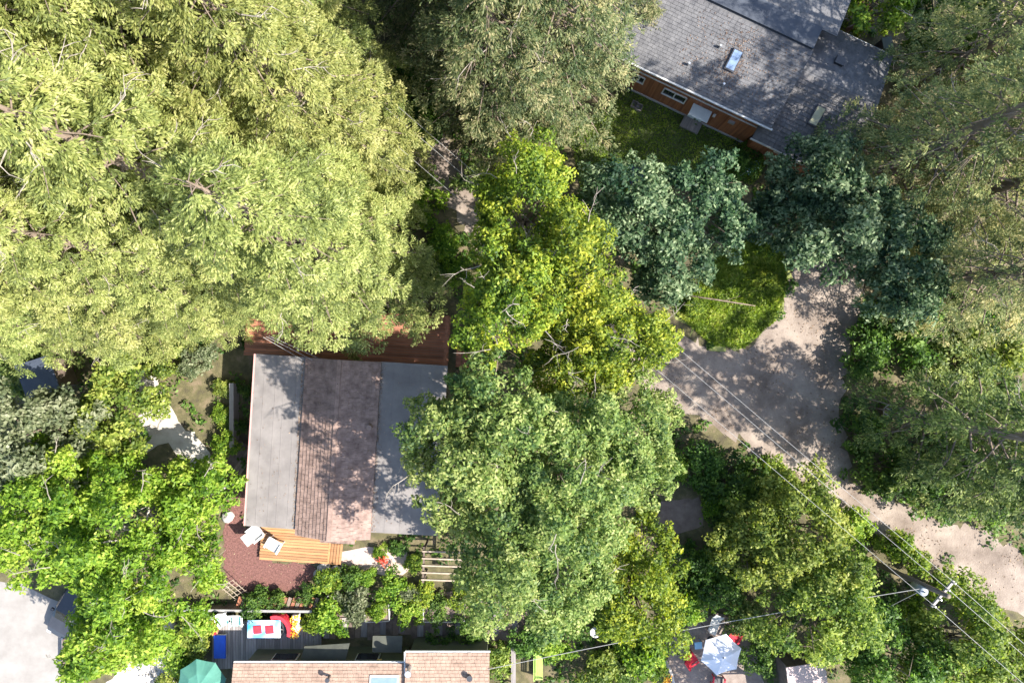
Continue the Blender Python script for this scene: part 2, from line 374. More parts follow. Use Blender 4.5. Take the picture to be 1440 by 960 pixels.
for x, y in zip(cx, cy):
    n = 26; r = rng.uniform(.25,.8); e = unit(rng.normal(size=(n,3))+np.array([0,0,.5])); e[:,2] = np.abs(e[:,2])
    C.append(np.array([x,y,.05])+e*r*rng.uniform(.5,1,(n,1))*np.array([1,1,.8])); N.append(unit(e*.4+rng.normal(size=(n,3))*.4+np.array([0,0,.6])))
    A.append(rng.normal(size=(n,3))); T.append(.4+rng.normal(0,.12)+rng.normal(0,.15,n)); Ls.append(rng.uniform(.14,.34,n))
Lc=np.concatenate(Ls)
o = link('undergrowth', leaf_mesh('undergrowth', np.concatenate(C), np.concatenate(N), np.concatenate(A), Lc, Lc*.55, np.concatenate(T), L_DEEP))
tag(o, 'low dark green undergrowth covering the forest floor between trees', 'undergrowth', kind='stuff')
def grass(name, poly, n, hgt_, m, label, seed):
    rng = np.random.default_rng(seed); k = np.array([[p[0], p[1]] for p in poly])
    lo = at(k[:,0].min(), k[:,1].max()); hi = at(k[:,0].max(), k[:,1].min())
    x, y = scatter(n, [poly], [], rng, (lo.x-.3, hi.x+.3, lo.y-.3, hi.y+.3)); q = len(x)
    cl = np.sin(x*1.7+np.sin(y*1.3)*1.5)*np.sin(y*2.1+np.sin(x)*1.4)
    A = unit(np.stack([rng.normal(0,.6,q), rng.normal(0,.6,q), np.ones(q)*.5], 1)); L = hgt_*rng.uniform(.5,1.3,q)*(1+.35*cl)
    C = np.stack([x, y, L*.4], 1); N = unit(rng.normal(size=(q,3))+np.array([0,0,.8]))
    o = link(name, leaf_mesh(name, C, N, A, L, .05+L*.12, .45+.2*cl+rng.normal(0,.16,q), m)); tag(o, label, 'grass', kind='stuff')
grass('meadow_grass', MEADOW, 27000, .34, L_GRASS, 'bright tall grass in the sunny patch beside the dirt clearing', 3)
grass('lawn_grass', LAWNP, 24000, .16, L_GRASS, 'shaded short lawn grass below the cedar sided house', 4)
rng = np.random.default_rng(8)
x, y = scatter(22000, [ROAD, MULCHP], [], rng, (-22,36,-20,16)); n=len(x)
keep = rng.uniform(size=n) < (.25+.75*(np.sin(x*.9+2)*np.sin(y*.8) > .25)); x=x[keep]; y=y[keep]; n=len(x)
o = link('leaf_litter', leaf_mesh('leaf_litter', np.stack([x,y,np.full(n,.03)],1), unit(rng.normal(0,.25,(n,3))+np.array([0,0,1.])), rng.normal(size=(n,3)), rng.uniform(.06,.16,n), rng.uniform(.04,.09,n), rng.uniform(0,1,n), leafmat('dead_leaves',(.10,.06,.035),(.2,.13,.08),(.36,.26,.17),.1)))
tag(o, 'scattered brown dead leaves lying on the dirt road', 'leaf litter', kind='stuff')

# ---------------------------------------------------------------- buildings
def shingles(name, m, parent, o, ux, uy, lx, ly, course, tab, seed=0, lift=.03):
    """courses of tabs on a slope: o = lower corner, ux along eave, uy up the slope (unit), one joined part"""
    o=Vector(o); ux=Vector(ux).normalized(); uy=Vector(uy).normalized(); nz=ux.cross(uy)
    if nz.z<0: nz=-nz
    rnd=random.Random(seed); b=MB(); rows=int(ly/course)
    for r in range(rows):
        y0=r*course; y1=min(ly,(r+1)*course+course*.25); x=-(rnd.random()*tab)
        while x<lx:
            wd=tab*rnd.uniform(.75,1.25); x0=max(0,x)+.006; x1=min(lx,x+wd)-.006; x+=wd
            if x1-x0<.02: continue
            dy=rnd.uniform(-.012,.012); h=lift+rnd.uniform(0,.014)
            p=[o+ux*x0+uy*(y0+dy)+nz*h, o+ux*x1+uy*(y0+dy)+nz*h, o+ux*x1+uy*y1+nz*.006, o+ux*x0+uy*y1+nz*.006, o+ux*x0+uy*(y0+dy)+nz*.001, o+ux*x1+uy*(y0+dy)+nz*.001]
            b.add(p,[(0,1,2,3),(4,5,1,0),(4,0,3),(1,5,2)])
    ob=b.build(name,m,parent); ob['kind']='stuff'; return ob
def window(parent, c, wd, ht, axis='x', panes=2, off=.03, rz=0):
    """window on a wall whose outward normal is -y (axis x): frame with panes as sub-parts"""
    b=MB(); x,y,z=c; t=.07
    b.box((x,y,z+ht/2),(wd,.08,t)); b.box((x,y,z-ht/2),(wd+.1,.12,t))
    for k in range(panes+1): b.box((x-wd/2+k*wd/panes,y,z),(t,.078,ht-.07))
    f=b.build('window',WHITE,parent)
    for k in range(panes): part('pane',GLASS,f,((x-wd/2+(k+.5)*wd/panes,y+.025,z),(wd/panes-.07,.02,ht-.07)))
    return f

# main house: gable of brown shingles between two rolled-roofing sheds
hc = at(487, 627, 3.8)
house = thing('house', 'house with brown shingled gable between two flat pale grey roof strips', 'house', (hc.x, hc.y, 0), R_(-3.5))
XL,XA,XR_,XB,XE = -5.95,-2.78,-.5,1.82,5.9; YT,YB = 5.3,-5.3
part('wall', REDW, house, ((-.03,0,1.75),(11.0,9.7,3.3)))
def roofstrip(x0,z0,x1,z1,y0,y1,name='flat_roof'):
    b=MB(); b.slab([(x0,y0,z0),(x1,y0,z1),(x1,y1,z1),(x0,y1,z0)],.14); return b.build(name,ROLL,house)
r1=roofstrip(XL,3.66,XA-.01,3.78,YB,YT); r2=roofstrip(XB+.01,3.78,XE,3.66,YB+.1,YT)
for r,(a,c_,za,zc_) in ((r1,(XL,XA,3.66,3.78)),(r2,(XB,XE,3.78,3.66))):
    for q in (.2,.43,.6,.82):
        xx=a+(c_-a)*q; zz=za+(zc_-za)*q
        part('seam',ROLL,r,((xx,-.0,zz+.008),(.05,10.3,.012)))
part('gutter',mat('pink_gutter',(.42,.22,.2),(.5,.28,.25),3,.6),house,((XL-.06,0,3.6),(.11,10.6,.12)))
b=MB(); b.slab([(XA,YB-.3,3.86),(XR_,YB-.3,4.75),(XR_,YT,4.75),(XA,YT,3.86)],.16); b.slab([(XR_,YB-.3,4.75),(XB,YB-.3,3.86),(XB,YT,3.86),(XR_,YT,4.75)],.16)
gr=b.build('gable_roof',SH_BRN,house)
sl_=math.hypot(XR_-XA,.89)
shingles('shingle_courses',SH_BRN,gr,(XA,YB-.32,3.87),(0,1,0),(XR_-XA,0,.89),YT-YB+.3,sl_,.26,.3,1,.055)
shingles('shingle_courses',mat('sunlit_brown_shingle',(.13,.085,.07),(.30,.21,.175),2.2,.9,.3,8,bscale=40),gr,(XB,YB-.32,3.87),(0,1,0),(XR_-XB,0,.89),YT-YB+.3,sl_,.26,.3,2,.045)  # sun-facing slope: lighter copy of the brown shingle, sunlight put into the colour
part('ridge_cap',SH_BRN,gr,((XR_,-.15,4.775),(.26,10.9,.05)))
b=MB(); b.tube([(1.45,1.3,3.9),(1.45,1.3,4.45)],.16,12); b.build('vent_pipe',mat('rusty_vent',(.2,.13,.1),(.3,.2,.16),4,.6),house)
b=MB(); b.slab([(-1.4,-6.15,3.2),(.75,-6.15,3.2),(.75,-5.55,3.4),(-1.4,-5.55,3.4)],.1); pr=b.build('porch_roof',SH_BRN,house)
shingles('shingle_courses',SH_BRN,pr,(-1.4,-6.16,3.21),(1,0,0),(0,.6,.2),2.15,.62,.2,.3,3)
for x_ in (-1.3,.65): part('porch_post',W_ORG,house,((x_,-6.05,1.6),(.1,.1,3.1)))
window(house,(-4.3,-4.87,1.7),1.4,1.1); window(house,(3.6,-4.87,1.7),1.6,1.1)
dr=part('door',W_BRN,house,((-.4,-4.87,1.15),(.9,.06,2.05))); part('handle',METAL,dr,((-.05,-4.92,1.1),(.05,.05,.12)))

rng=np.random.default_rng(31); n=900
xx=np.concatenate([XA+np.abs(rng.normal(0,.1,n//3))-.25,XB+np.abs(rng.normal(0,.12,n//3)),rng.uniform(XL,XE,n-2*(n//3))]); yy=rng.uniform(-5.1,5.1,n)
zz=np.where((xx>XA)&(xx<XB), 4.82-np.abs(xx-XR_)*.385, 3.80-.038*np.minimum(np.abs(xx-XA),np.abs(xx-XB)))
ob=link('roof_leaf_debris',leaf_mesh('roof_leaf_debris',np.stack([xx,yy,zz+.02],1),unit(rng.normal(0,.15,(n,3))+np.array([0,0,1.])),rng.normal(size=(n,3)),rng.uniform(.04,.11,n),rng.uniform(.03,.06,n),rng.uniform(0,1,n),bpy.data.materials['dead_leaves']),house); ob['kind']='stuff'
# cedar house upper right
A_=R_(-25.3); B0=at(1085,180,4.5)
ch = thing('cedar_house','cedar sided house with grey shingle roof, skylights and white trimmed windows','house',(B0.x,B0.y,.8),A_)
part('wall',CEDAR,ch,((-7.0,5.25,1.33),(13.3,9.9,4.3))); part('wing_wall',CEDAR,ch,((2.3,3.6,.8),(4.9,7.5,3.3)))
k=0
for i in range(92):
    x=-13.55+i*.145
    if x>-.4: break
    part('siding_board',CEDAR,ch,((x,.285,1.4),(.125,.03,4.2)))
for i in range(30):
    x=.0+i*.16
    if x>4.7: break
    part('siding_board',CEDAR,ch,((x,-.165,.85),(.14,.03,3.2)))
part('belt_trim',WHITE,ch,((-7.0,.25,2.3),(13.2,.07,.1)))
part('base_trim',mat('grey_trim',(.3,.29,.28),(.36,.35,.34),3,.8),ch,((-7.0,.23,-.68),(13.3,.08,.16)))
for x_,w_ in ((-8.5,.7),(-6.0,1.55)): window(ch,(x_,.24,1.35),w_,.85)
window(ch,(2.3,-.2,1.6),2.0,.6,panes=3)
dr=part('door',mat('pale_door',(.5,.55,.56),(.58,.62,.63),3,.5),ch,((-4.05,.24,.4),(1.0,.08,2.0))); part('handle',METAL,dr,((-3.65,.18,.4),(.05,.06,.12)))
part('door_canopy',mat('pale_door',(0,0,0)),ch,((-4.05,-.15,1.55),(1.3,.8,.06)))
part('doorstep',W_GRY,ch,((-4.05,-.2,-.68),(1.3,.75,.26)))
part('wall_lamp',WHITE,ch,((-3.15,.2,1.3),(.16,.14,.26))); part('meter_box',METAL,ch,((-2.0,.2,1.5),(.4,.16,.25)))
b=MB(); b.slab([(-14.5,0,3.7),(0,0,3.7),(0,4.5,5.1),(-14.5,4.5,5.1)],.16); mr_=b.build('main_roof',SH_GRY,ch)
shingles('shingle_courses',SH_GRY,mr_,(-14.5,-.02,3.71),(1,0,0),(0,4.5,1.4),14.5,math.hypot(4.5,1.4),.2,.32,5)
part('gutter',WHITE,mr_,((-7.2,-.08,3.62),(14.6,.12,.13)))
b=MB(); b.slab([(-14.5,4.5,5.3),(-.1,4.5,5.3),(-.1,5.9,5.2),(-14.5,5.9,5.2)],.5); b.build('shadowed_roof_strip',NAVY,ch)  # raised roof step, its shadow put into the navy colour
b=MB(); b.slab([(-14.5,5.9,5.0),(.9,5.9,5.0),(.9,11,3.7),(-14.5,11,3.7)],.16); br_=b.build('back_roof',SH_GRY,ch)
shingles('shingle_courses',SH_GRY,br_,(.9,11.02,3.71),(-1,0,0),(0,-5.1,1.3),15.4,5.2,.2,.32,6)
b=MB(); b.slab([(-.6,-.55,2.55),(5.1,-.55,2.55),(5.1,3.7,4.1),(-.6,3.7,4.1)],.14); b.slab([(-.6,3.7,4.1),(5.1,3.7,4.1),(5.1,7.6,2.75),(-.6,7.6,2.75)],.14); wr=b.build('wing_roof',SH_GRY,ch)
shingles('shingle_courses',mat('dark_grey_shingle',(.09,.085,.085),(.16,.15,.15),2,.9,.3),wr,(-.6,-.57,2.56),(1,0,0),(0,4.25,1.55),5.7,4.5,.26,.32,7,.05)
shingles('shingle_courses',SH_GRY,wr,(5.1,7.62,2.76),(-1,0,0),(0,-3.9,1.35),5.7,4.1,.22,.32,8)
part('fascia',WHITE,wr,((2.25,-.61,2.46),(5.8,.07,.16))); part('fascia',WHITE,wr,((2.25,7.66,2.66),(5.8,.07,.16)))
def skylight(c,wd,ln,tilt,p,glass=SKYG):
    f=part('skylight',DMETAL,p,(c,(wd,ln,.16),0,tilt)); part('pane',glass,f,((c[0],c[1]-math.sin(tilt)*.09,c[2]+.085),(wd*.8,ln*.86,.02),0,tilt))
skylight((-3.9,2.3,4.52),.62,1.25,math.atan2(1.4,4.5),mr_); skylight((2.2,1.9,3.56),.6,1.2,math.atan2(1.55,4.25),wr,mat('amber_glass',(.3,.28,.16),(.45,.42,.25),2,.1))
part('roof_vent',DMETAL,wr,((2.0,5.4,3.68),(.55,.45,.3)))
for x_,y_ in ((-6.2,1.1),(-3.8,.9),(-5.0,2.6)):
    b=MB(); zz=3.7+y_*.311; b.tube([(x_,y_,zz),(x_,y_,zz+.35)],.07,8); b.build('vent_pipe',METAL,mr_)
rng=np.random.default_rng(12); n=900
xx=np.concatenate([rng.normal(-3.9,.5,n//2),rng.uniform(-7,-.3,n-n//2)]); yy=np.concatenate([rng.normal(2.2,.75,n//2),rng.uniform(.3,4.2,n-n//2)])
ob=link('roof_leaf_debris',leaf_mesh('roof_leaf_debris',np.stack([xx,yy,3.78+yy*.311],1),unit(rng.normal(0,.2,(n,3))+np.array([0,-.3,1.])),rng.normal(size=(n,3)),rng.uniform(.05,.13,n),rng.uniform(.03,.06,n),rng.uniform(0,.7,n),bpy.data.materials['dead_leaves']),ch); ob['kind']='stuff'

# house along the bottom edge
bh = thing('olive_house','olive walled house with tan shingle roof and white gutters beside the grey deck','house',(0,0,0))
part('wall',OLIVEW,bh,((-11.9,-24.6,1.55),(10.0,8.4,3.1)),((-4.05,-24.3,1.5),(4.9,9.0,3.0)))
b=MB(); b.slab([(-6.66,-20.05,3.2),(-17.35,-20.05,3.2),(-17.35,-24.6,4.4),(-6.66,-24.6,4.4)][::-1],.14); b.slab([(-17.35,-24.6,4.4),(-6.66,-24.6,4.4),(-6.66,-29.2,3.2),(-17.35,-29.2,3.2)][::-1],.14)
rf=b.build('roof',SH_TAN,bh); shingles('shingle_courses',SH_TAN,rf,(-6.66,-20.03,3.21),(-1,0,0),(0,-4.55,1.2),10.69,4.7,.2,.3,11)
b=MB(); b.slab([(-1.4,-19.35,3.3),(-6.6,-19.35,3.3),(-6.6,-24.6,4.6),(-1.4,-24.6,4.6)][::-1],.14); b.slab([(-6.6,-24.6,4.6),(-1.4,-24.6,4.6),(-1.4,-29.4,3.3),(-6.6,-29.4,3.3)][::-1],.14)
rf2=b.build('roof',SH_TAN,bh); shingles('shingle_courses',SH_TAN,rf2,(-1.4,-19.33,3.31),(-1,0,0),(0,-5.25,1.3),5.2,5.4,.2,.3,12)
part('gutter',WHITE,rf,((-12.0,-19.97,3.12),(10.7,.1,.12))); part('gutter',WHITE,rf2,((-4.0,-19.27,3.22),(5.3,.1,.12)),((-6.66,-19.9,3.3),(.08,1.3,.12)))
f=part('skylight',WHITE,rf,((-7.9,-21.1,3.52),(1.8,.9,.14),0,R_(-14.8))); part('pane',SKYG,f,((-7.9,-21.12,3.6),(1.6,.7,.03),0,R_(-14.8)))
for x_,y_,rr in ((-11.3,-20.7,.08),(-2.6,-20.6,.1)):
    b=MB(); b.tube([(x_,y_,3.3),(x_,y_,3.95)],rr,8); b.tube([(x_,y_,3.95),(x_,y_,4.02)],rr*1.9,8); b.build('vent_pipe',DMETAL,bh)
b=MB(); b.tube([(-6.3,-20.1,3.3),(-6.3,-20.1,4.4)],.14,12); b.tube([(-6.3,-20.1,4.4),(-6.3,-20.1,4.5)],.2,12); b.build('chimney_pipe',METAL,bh)
for x_,w_ in ((-14.6,1.6),(-9.3,1.5)):
    wd=MB(); wd.box((x_,-20.36,1.7),(w_,.1,1.0)); f=wd.build('window',WHITE,bh); part('pane',GLASS,f,((x_,-20.3,1.7),(w_-.14,.04,.86)))
b=MB(); b.slab([(-13.3,-19.5,2.0),(-10.4,-19.3,2.0),(-10.6,-20.4,2.4),(-13.5,-20.4,2.4)][::-1],.06); b.build('side_awning',mat('dark_awning',(.05,.052,.042),(.075,.078,.06),2,.8),bh)
part('lean_to_roof',mat('dark_awning',(0,0,0)),bh,((-8.0,-19.4,1.9),(1.9,1.0,.08),0,R_(-12)))
part('wall_lamp',mat('amber_lamp',(.6,.42,.15)),bh,((-8.4,-20.25,2.5),(.3,.25,.25)))

# small sheds half hidden by foliage
p=at(1135,955,2.3); sh=thing('pink_roof_shed','small shed with plain pinkish roof under the olive green trees','shed',(p.x,p.y,0),R_(8))
part('wall',W_BRN,sh,((0,-.6,1.1),(2.1,2.8,2.2))); b=MB(); b.slab([(-1.25,-2.2,2.25),(1.25,-2.2,2.25),(1.25,1.0,2.4),(-1.25,1.0,2.4)],.08); b.build('roof',PINKR,sh); part('door',W_BRN,sh,((0,.83,1.0),(.8,.05,1.9)))
p=at(52,530,2.4); sh=thing('blue_roof_shed','small shed with dark blue roof showing through a gap below the redwoods','shed',(p.x,p.y,0),.3)
part('wall',W_BRN,sh,((0,0,1.1),(1.8,1.8,2.2))); b=MB(); b.slab([(-1.1,-1.1,2.3),(1.1,-1.1,2.3),(1.1,1.1,2.5),(-1.1,1.1,2.5)],.08); b.build('roof',mat('blue_roof',(.03,.038,.06),(.045,.055,.08),2,.6),sh); part('door',WHITE,sh,((0,-.92,1.0),(.8,.05,1.9)))

# ---------------------------------------------------------------- decks, fences, garden structures
def deck(name,label,u0,v0,u1,v1,z,m,along,bw=.14,gap=.012,rz=0.0,cat='deck'):
    a=at(u0,v1,z); b_=at(u1,v0,z); c=(a+b_)/2; d=thing(name,label,cat,(c.x,c.y,0),rz); W=b_.x-a.x; Hh=b_.y-a.y; rnd=random.Random(int(u0))
    part('frame',W_BRN,d,((0,0,z-.13),(W-.1,Hh-.1,.16)))
    for x_ in (-W/2+.15,W/2-.15):
        for y_ in (-Hh/2+.15,Hh/2-.15): part('post',W_BRN,d,((x_,y_,(z-.2)/2),(.12,.12,max(.05,z-.2))))
    span=Hh if along=='x' else W; n=int(span/(bw+gap))
    for i in range(n):
        q=-span/2+(i+.5)*span/n; dz=rnd.uniform(-.004,.004); e=rnd.uniform(-.03,.03)
        if along=='x': part('deck_board',m,d,((e,q,z-.025+dz),(W,bw,.035)))
        else: part('deck_board',m,d,((q,e,z-.025+dz),(bw,Hh,.035)))
    return d,W,Hh
d1,W1,H1=deck('red_deck','red stained wooden deck along the upper side of the house',345,436,632,508,.9,W_RED,'x',.15,.02,R_(-3.4))
part('railing',W_RED,d1,((W1/2-.12,0,1.85),(.2,H1,.06)),((W1/2-.12,0,1.45),(.05,H1,.05)),*[((W1/2-.12,-H1/2+.1+i*(H1-.2)/4,1.35),(.09,.09,1.0)) for i in range(5)])
st=thing('deck_stairs','red wooden stairs going down from the end of the red deck','stairs',tuple(at(656,500)),R_(-3.4))
for i in range(4): part('tread',W_RED,st,((-.45+i*.36,.0,.8-i*.2),(.34,1.5,.05)))
part('stringer',W_RED,st,((.1,-.72,.42),(1.6,.05,.2),0,0,R_(29)),((.1,.72,.42),(1.6,.05,.2),0,0,R_(29))); part('landing',W_RED,st,((1.0,0,.08),(.9,1.5,.1)))
d2,W2,H2=deck('honey_deck','honey coloured wooden deck at the front of the house under two white chairs',366,738,462,790,.35,W_ORG,'x',.16,.02,R_(-4))
d3,W3,H3=deck('honey_walkway','short honey coloured boardwalk joining the front deck to the paved path',452,764,481,793,.3,W_ORG,'y',.16,.02,R_(-6),'boardwalk')
d4,W4,H4=deck('grey_deck','weathered grey wooden deck carrying bright patio furniture',298,872,452,940,.4,W_GRY,'y',.15,.02)
d5,W5,H5=deck('side_boardwalk','dark plank boardwalk beside the left wall of the house',318,622,352,662,.25,W_BRN,'y',.16,.03,R_(-35),'boardwalk')
gw=thing('plank_walkway','brown plank walkway between the olive house and raised beds','walkway',tuple(at(600,882))); rnd=random.Random(4)
for i in range(32):
    x=-6.7+i*.42; part('plank',W_BRN if i%3 else W_GRY,gw,((x,.0+.12*math.sin(i*.7)+(x+6)*.03,.06+rnd.uniform(0,.02)),(.4,1.3+.25*math.sin(i*1.9),.06),rnd.uniform(-.02,.02)))
# retaining fence with pale cap
p=at(340,858,1.0); fe=thing('board_fence','brown board fence with pale cap rail behind the grey deck','fence',(p.x,p.y,0),R_(-.6))
part('cap_rail',mat('pale_cap',(.2,.19,.185),(.28,.27,.26),3,.8),fe,((0,0,1.03),(9.2,.16,.05)))
for i in range(45): part('board',W_BRN,fe,((-4.5+i*.203,.06,.5),(.19,.03,1.0)))
rt=thing('timber_ramp','sloping row of dark brown planks above the board fence','ramp',tuple(at(400,849,.5)),R_(-.6)); 
for i in range(20): part('plank',W_BRN if i%2 else W_RED,rt,((-3.0+i*.3,.05,.1+.02*(i%3)),(.22,.95,.05),R_(-18)))
p=at(325,585,1.1); wl=thing('garden_wall','narrow pale concrete garden wall along the left of the house','wall',(p.x,p.y,0)); part('wall_body',CONC,wl,((0,0,.5),(.2,4.2,1.0))); part('coping',CONC,wl,((0,0,1.03),(.28,4.3,.07)))
p=at(328,830,1.0); tr=thing('lattice_trellis','thin timber lattice trellis leaning beside the mulch yard','trellis',(p.x,p.y,0),R_(28))
for i in range(4): part('upright',W_PALE,tr,((-.45+i*.3,0,.85),(.03,1.7,.03),0,R_(35)))
for i in range(6): part('crossbar',W_PALE,tr,((0,-.68+i*.27,.87+(-.68+i*.27)*.7),(1.1,.028,.03),0,R_(35)))
p=at(622,795,2.2); pg=thing('pergola','pergola of five pale timber rafters overgrown with vines','pergola',(p.x,p.y,0),R_(-2))
for i in range(5): part('rafter',W_PALE,pg,((0,-.9+i*.45,2.25),(2.6,.09,.14)))
for x_ in (-1.2,1.2): part('beam',W_BRN,pg,((x_,0,2.12),(.12,2.3,.12)))
for x_ in (-1.2,1.2):
    for y_ in (-1.0,1.0): part('post',W_BRN,pg,((x_,y_,1.05),(.12,.12,2.1)))
def bed(label,u,v,wd,ln,rz=0,group=None):
    p=at(u,v); t=thing('raised_bed',label,'raised bed',(p.x,p.y,0),rz,group)
    for s in (-1,1): part('side_board',mat('bed_timber',(.3,.29,.28),(.42,.4,.39),3,.8),t,((0,s*ln/2,.25),(wd,.06,.5)))
    for s in (-1,1): part('end_board',mat('bed_timber',(0,0,0)),t,((s*wd/2,0,.25),(.06,ln-.07,.49)))
    part('soil',mat('bare_soil',(0,0,0)),t,((0,0,.2),(wd-.07,ln-.07,.4))); return t
bed('small raised bed of pale timber among the shrubs',532,858,1.6,1.1,.05); bed('large raised bed of pale timber with dark seedlings',625,857,2.7,1.25)
shrub('low dark seedlings growing in the large raised bed',612,856,20,L_DEEP,4,.6,name='seedlings',cat='seedlings')
shrub('small leafy clump growing in the small raised bed',530,858,14,L_VIVID,5,.7,name='seedlings',cat='seedlings')
# side railing by the olive house
p=at(722,930); ra=thing('side_railing','weathered grey railing at the right end of the olive house','railing',(p.x,p.y,0)); part('top_rail',W_GRY,ra,((0,0,1.0),(.3,2.9,.06)))
for i in range(6): part('post',W_GRY,ra,((0,-1.35+i*.54,.49),(.09,.09,.96)))

# ---------------------------------------------------------------- furniture and small things
def chair(name,label,u,v,z,rz,m,group=None,s=1.0,seatm=None,slats=True):
    p=at(u,v,z+.4); t=thing(name,label,'chair',(p.x,p.y,z),rz,group); t.scale=(s,s,s)
    if slats:
        for i in range(5): part('seat_slat',seatm or m,t,((-.26+i*.13,-.05,.38),(.115,.62,.035),0,R_(6)))
        for i in range(5): part('back_slat',m,t,((-.26+i*.13,.42,.72),(.115,.04,.78),0,R_(-24)))
    else:
        part('seat',seatm or m,t,((0,-.05,.4),(.64,.62,.12),0,R_(4))); part('backrest',m,t,((0,.36,.72),(.66,.1,.72),0,R_(-22)))
    for s_ in (-1,1):
        part('armrest',m,t,((s_*.39,.0,.58),(.12,.72,.035)))
        part('leg',m,t,((s_*.37,-.3,.29),(.06,.07,.57))); part('leg',m,t,((s_*.37,.28,.29),(.06,.07,.57)))
    return t
chair('lounge_chair','white chair at the corner of the honey deck beside the mulch',360,749,.35,R_(128),WHITE,s=1.15,slats=False)
chair('lounge_chair','white chair standing nearest the middle of the honey deck',386,765,.35,R_(-30),WHITE,s=1.15,slats=False)
chair('patio_chair','white chair with teal striped seat turned at an angle on grey deck',314,871,.4,R_(35),WHITE,seatm=TEALF)
chair('patio_chair','white and teal chair facing straight beside the angled one',333,872,.4,R_(2),WHITE,seatm=TEALF)
chair('garden_chair','red chair left of the white garden umbrella',972,926,0,R_(125),RED,s=.95,slats=False)
chair('garden_chair','red chair with dark seat below the white garden umbrella',1010,958,0,R_(170),RED,s=.95,seatm=DMETAL)
chair('garden_chair','red chair mostly hidden behind the white garden umbrella',1032,896,0,R_(-30),RED,s=.95,slats=False)
def umbrella(label,u,v,z,r,n,m,rz=0,pz=2.35,zb=0):
    p=at(u,v,pz); t=thing('patio_umbrella',label,'umbrella',(p.x,p.y,zb),rz); pz-=zb; b=MB(); vs=[(0,0,pz+.32)]; fs=[]
    rings=((.5,.2),(1.0,-.12))
    for q,zz in rings:
        for k in range(n*4):
            a=2*math.pi*k/(n*4); fr=(k%4)/4.; sc_=math.cos(math.pi/n)/math.cos((fr-.5)*2*math.pi/n)*(1-.03*math.sin(math.pi*fr)); vs.append((r*q*sc_*math.cos(a),r*q*sc_*math.sin(a),pz+zz-.05*math.sin(math.pi*fr)*q))
    M=n*4
    fs+=[(0,1+k,1+(k+1)%M) for k in range(M)]+[(1+k,1+M+k,1+M+(k+1)%M,1+(k+1)%M) for k in range(M)]
    b.add(vs,fs); cv=b.build('canopy',m,t)
    b=MB()
    for k in range(n):
        a=2*math.pi*k/n; b=MB(); b.tube([(0,0,pz+.29),(r*.5*math.cos(a),r*.5*math.sin(a),pz+.165),(r*math.cos(a),r*math.sin(a),pz-.155)],.016,4); b.build('rib',METAL,cv)
    b=MB(); b.tube([(0,0,0),(0,0,pz+.3)],.025,8); b.build('pole',METAL,t); b=MB(); b.tube([(0,0,0),(0,0,.12)],[.26,.2],12); b.build('base',DMETAL,t)
    b=MB(); b.tube([(0,0,pz+.3),(0,0,pz+.42)],[.05,.02],8); b.build('finial',DMETAL,t)
umbrella('white hexagonal garden umbrella over red chairs',1015,921,0,1.35,6,LILAC,.3)
umbrella('dark green patio umbrella beside the grey deck',282,962,0,1.6,8,GREENF,.2,2.5)
def table(name,label,u,v,z,wd,ln,h,m,rz=0):
    p=at(u,v,z+h); t=thing(name,label,'table',(p.x,p.y,z),rz); part('table_top',m,t,((0,0,h-.03),(wd,ln,.05)))
    for x_ in (-1,1):
        for y_ in (-1,1): part('leg',WHITE,t,((x_*(wd/2-.08),y_*(ln/2-.08),(h-.06)/2),(.06,.06,h-.06)))
    return t
table('patio_table','long table under a blue and white cloth on the grey deck',371,884,.4,2.15,1.15,.74,CLOTH)
for u_,lb in ((362,'square red cushion lying on the left of the blue cloth'),(379,'red and white folded cushion lying near the right of the blue cloth')):
    p=at(u_,885,1.2); b=MB(); b.box((0,0,.05),(.5,.5,.09),.08); b.box((0,0,.05),(.42,.42,.12),.08); c=b.build('cushion',RED); c.location=(p.x,p.y,1.125); tag(c,lb,'cushion')
p=at(399,880,.8); sf=thing('curved_sofa','red curved patio sofa with dark seat around the table end','sofa',(p.x,p.y,.4))
b=MB(); sb=MB()
for i in range(10):
    a0=R_(-15+i*12.5); a1=R_(-15+(i+1)*12.5)
    for (B_,ri,ro,z0,z1) in ((b,.78,.98,.0,.72),(sb,.4,.77,.0,.38)):
        q=[(ri*math.cos(a0)-.45,ri*math.sin(a0)*1.15-.3),(ro*math.cos(a0)-.45,ro*math.sin(a0)*1.15-.3),(ro*math.cos(a1)-.45,ro*math.sin(a1)*1.15-.3),(ri*math.cos(a1)-.45,ri*math.sin(a1)*1.15-.3)]
        B_.slab([(x,y,z1) for x,y in q],z1-z0)
b.build('backrest',RED,sf); sb.build('seat',DMETAL,sf)
p=at(417,878,.6); pl=thing('flower_box','white planter box with orange and yellow flowers beside the red sofa','planter',(p.x,p.y,.4)); part('box',WHITE,pl,((0,0,.22),(.4,1.5,.44)))
rng=np.random.default_rng(2); n=130
link('flowers',leaf_mesh('flowers',np.stack([rng.normal(0,.16,n),rng.uniform(-.75,.75,n),rng.uniform(.45,.75,n)],1),unit(rng.normal(0,.4,(n,3))+np.array([0,0,1.])),rng.normal(size=(n,3)),np.full(n,.13),np.full(n,.1),rng.uniform(0,1,n),L_FLOWO),pl)['kind']='stuff'
p=at(309,909,.8); lo=thing('blue_lounger','bright blue ribbed sun lounger on the left of the grey deck','sun lounger',(p.x,p.y,.4)); part('frame',WHITE,lo,((0,0,.3),(.72,1.55,.06)))
for i in range(9): part('cushion_rib',BLUE,lo,((-.34+i*.085,0,.37),(.08,1.5,.1)))
for x_ in (-.3,.3):
    for y_ in (-.7,.7): part('leg',WHITE,lo,((x_,y_,.14),(.06,.06,.28)))
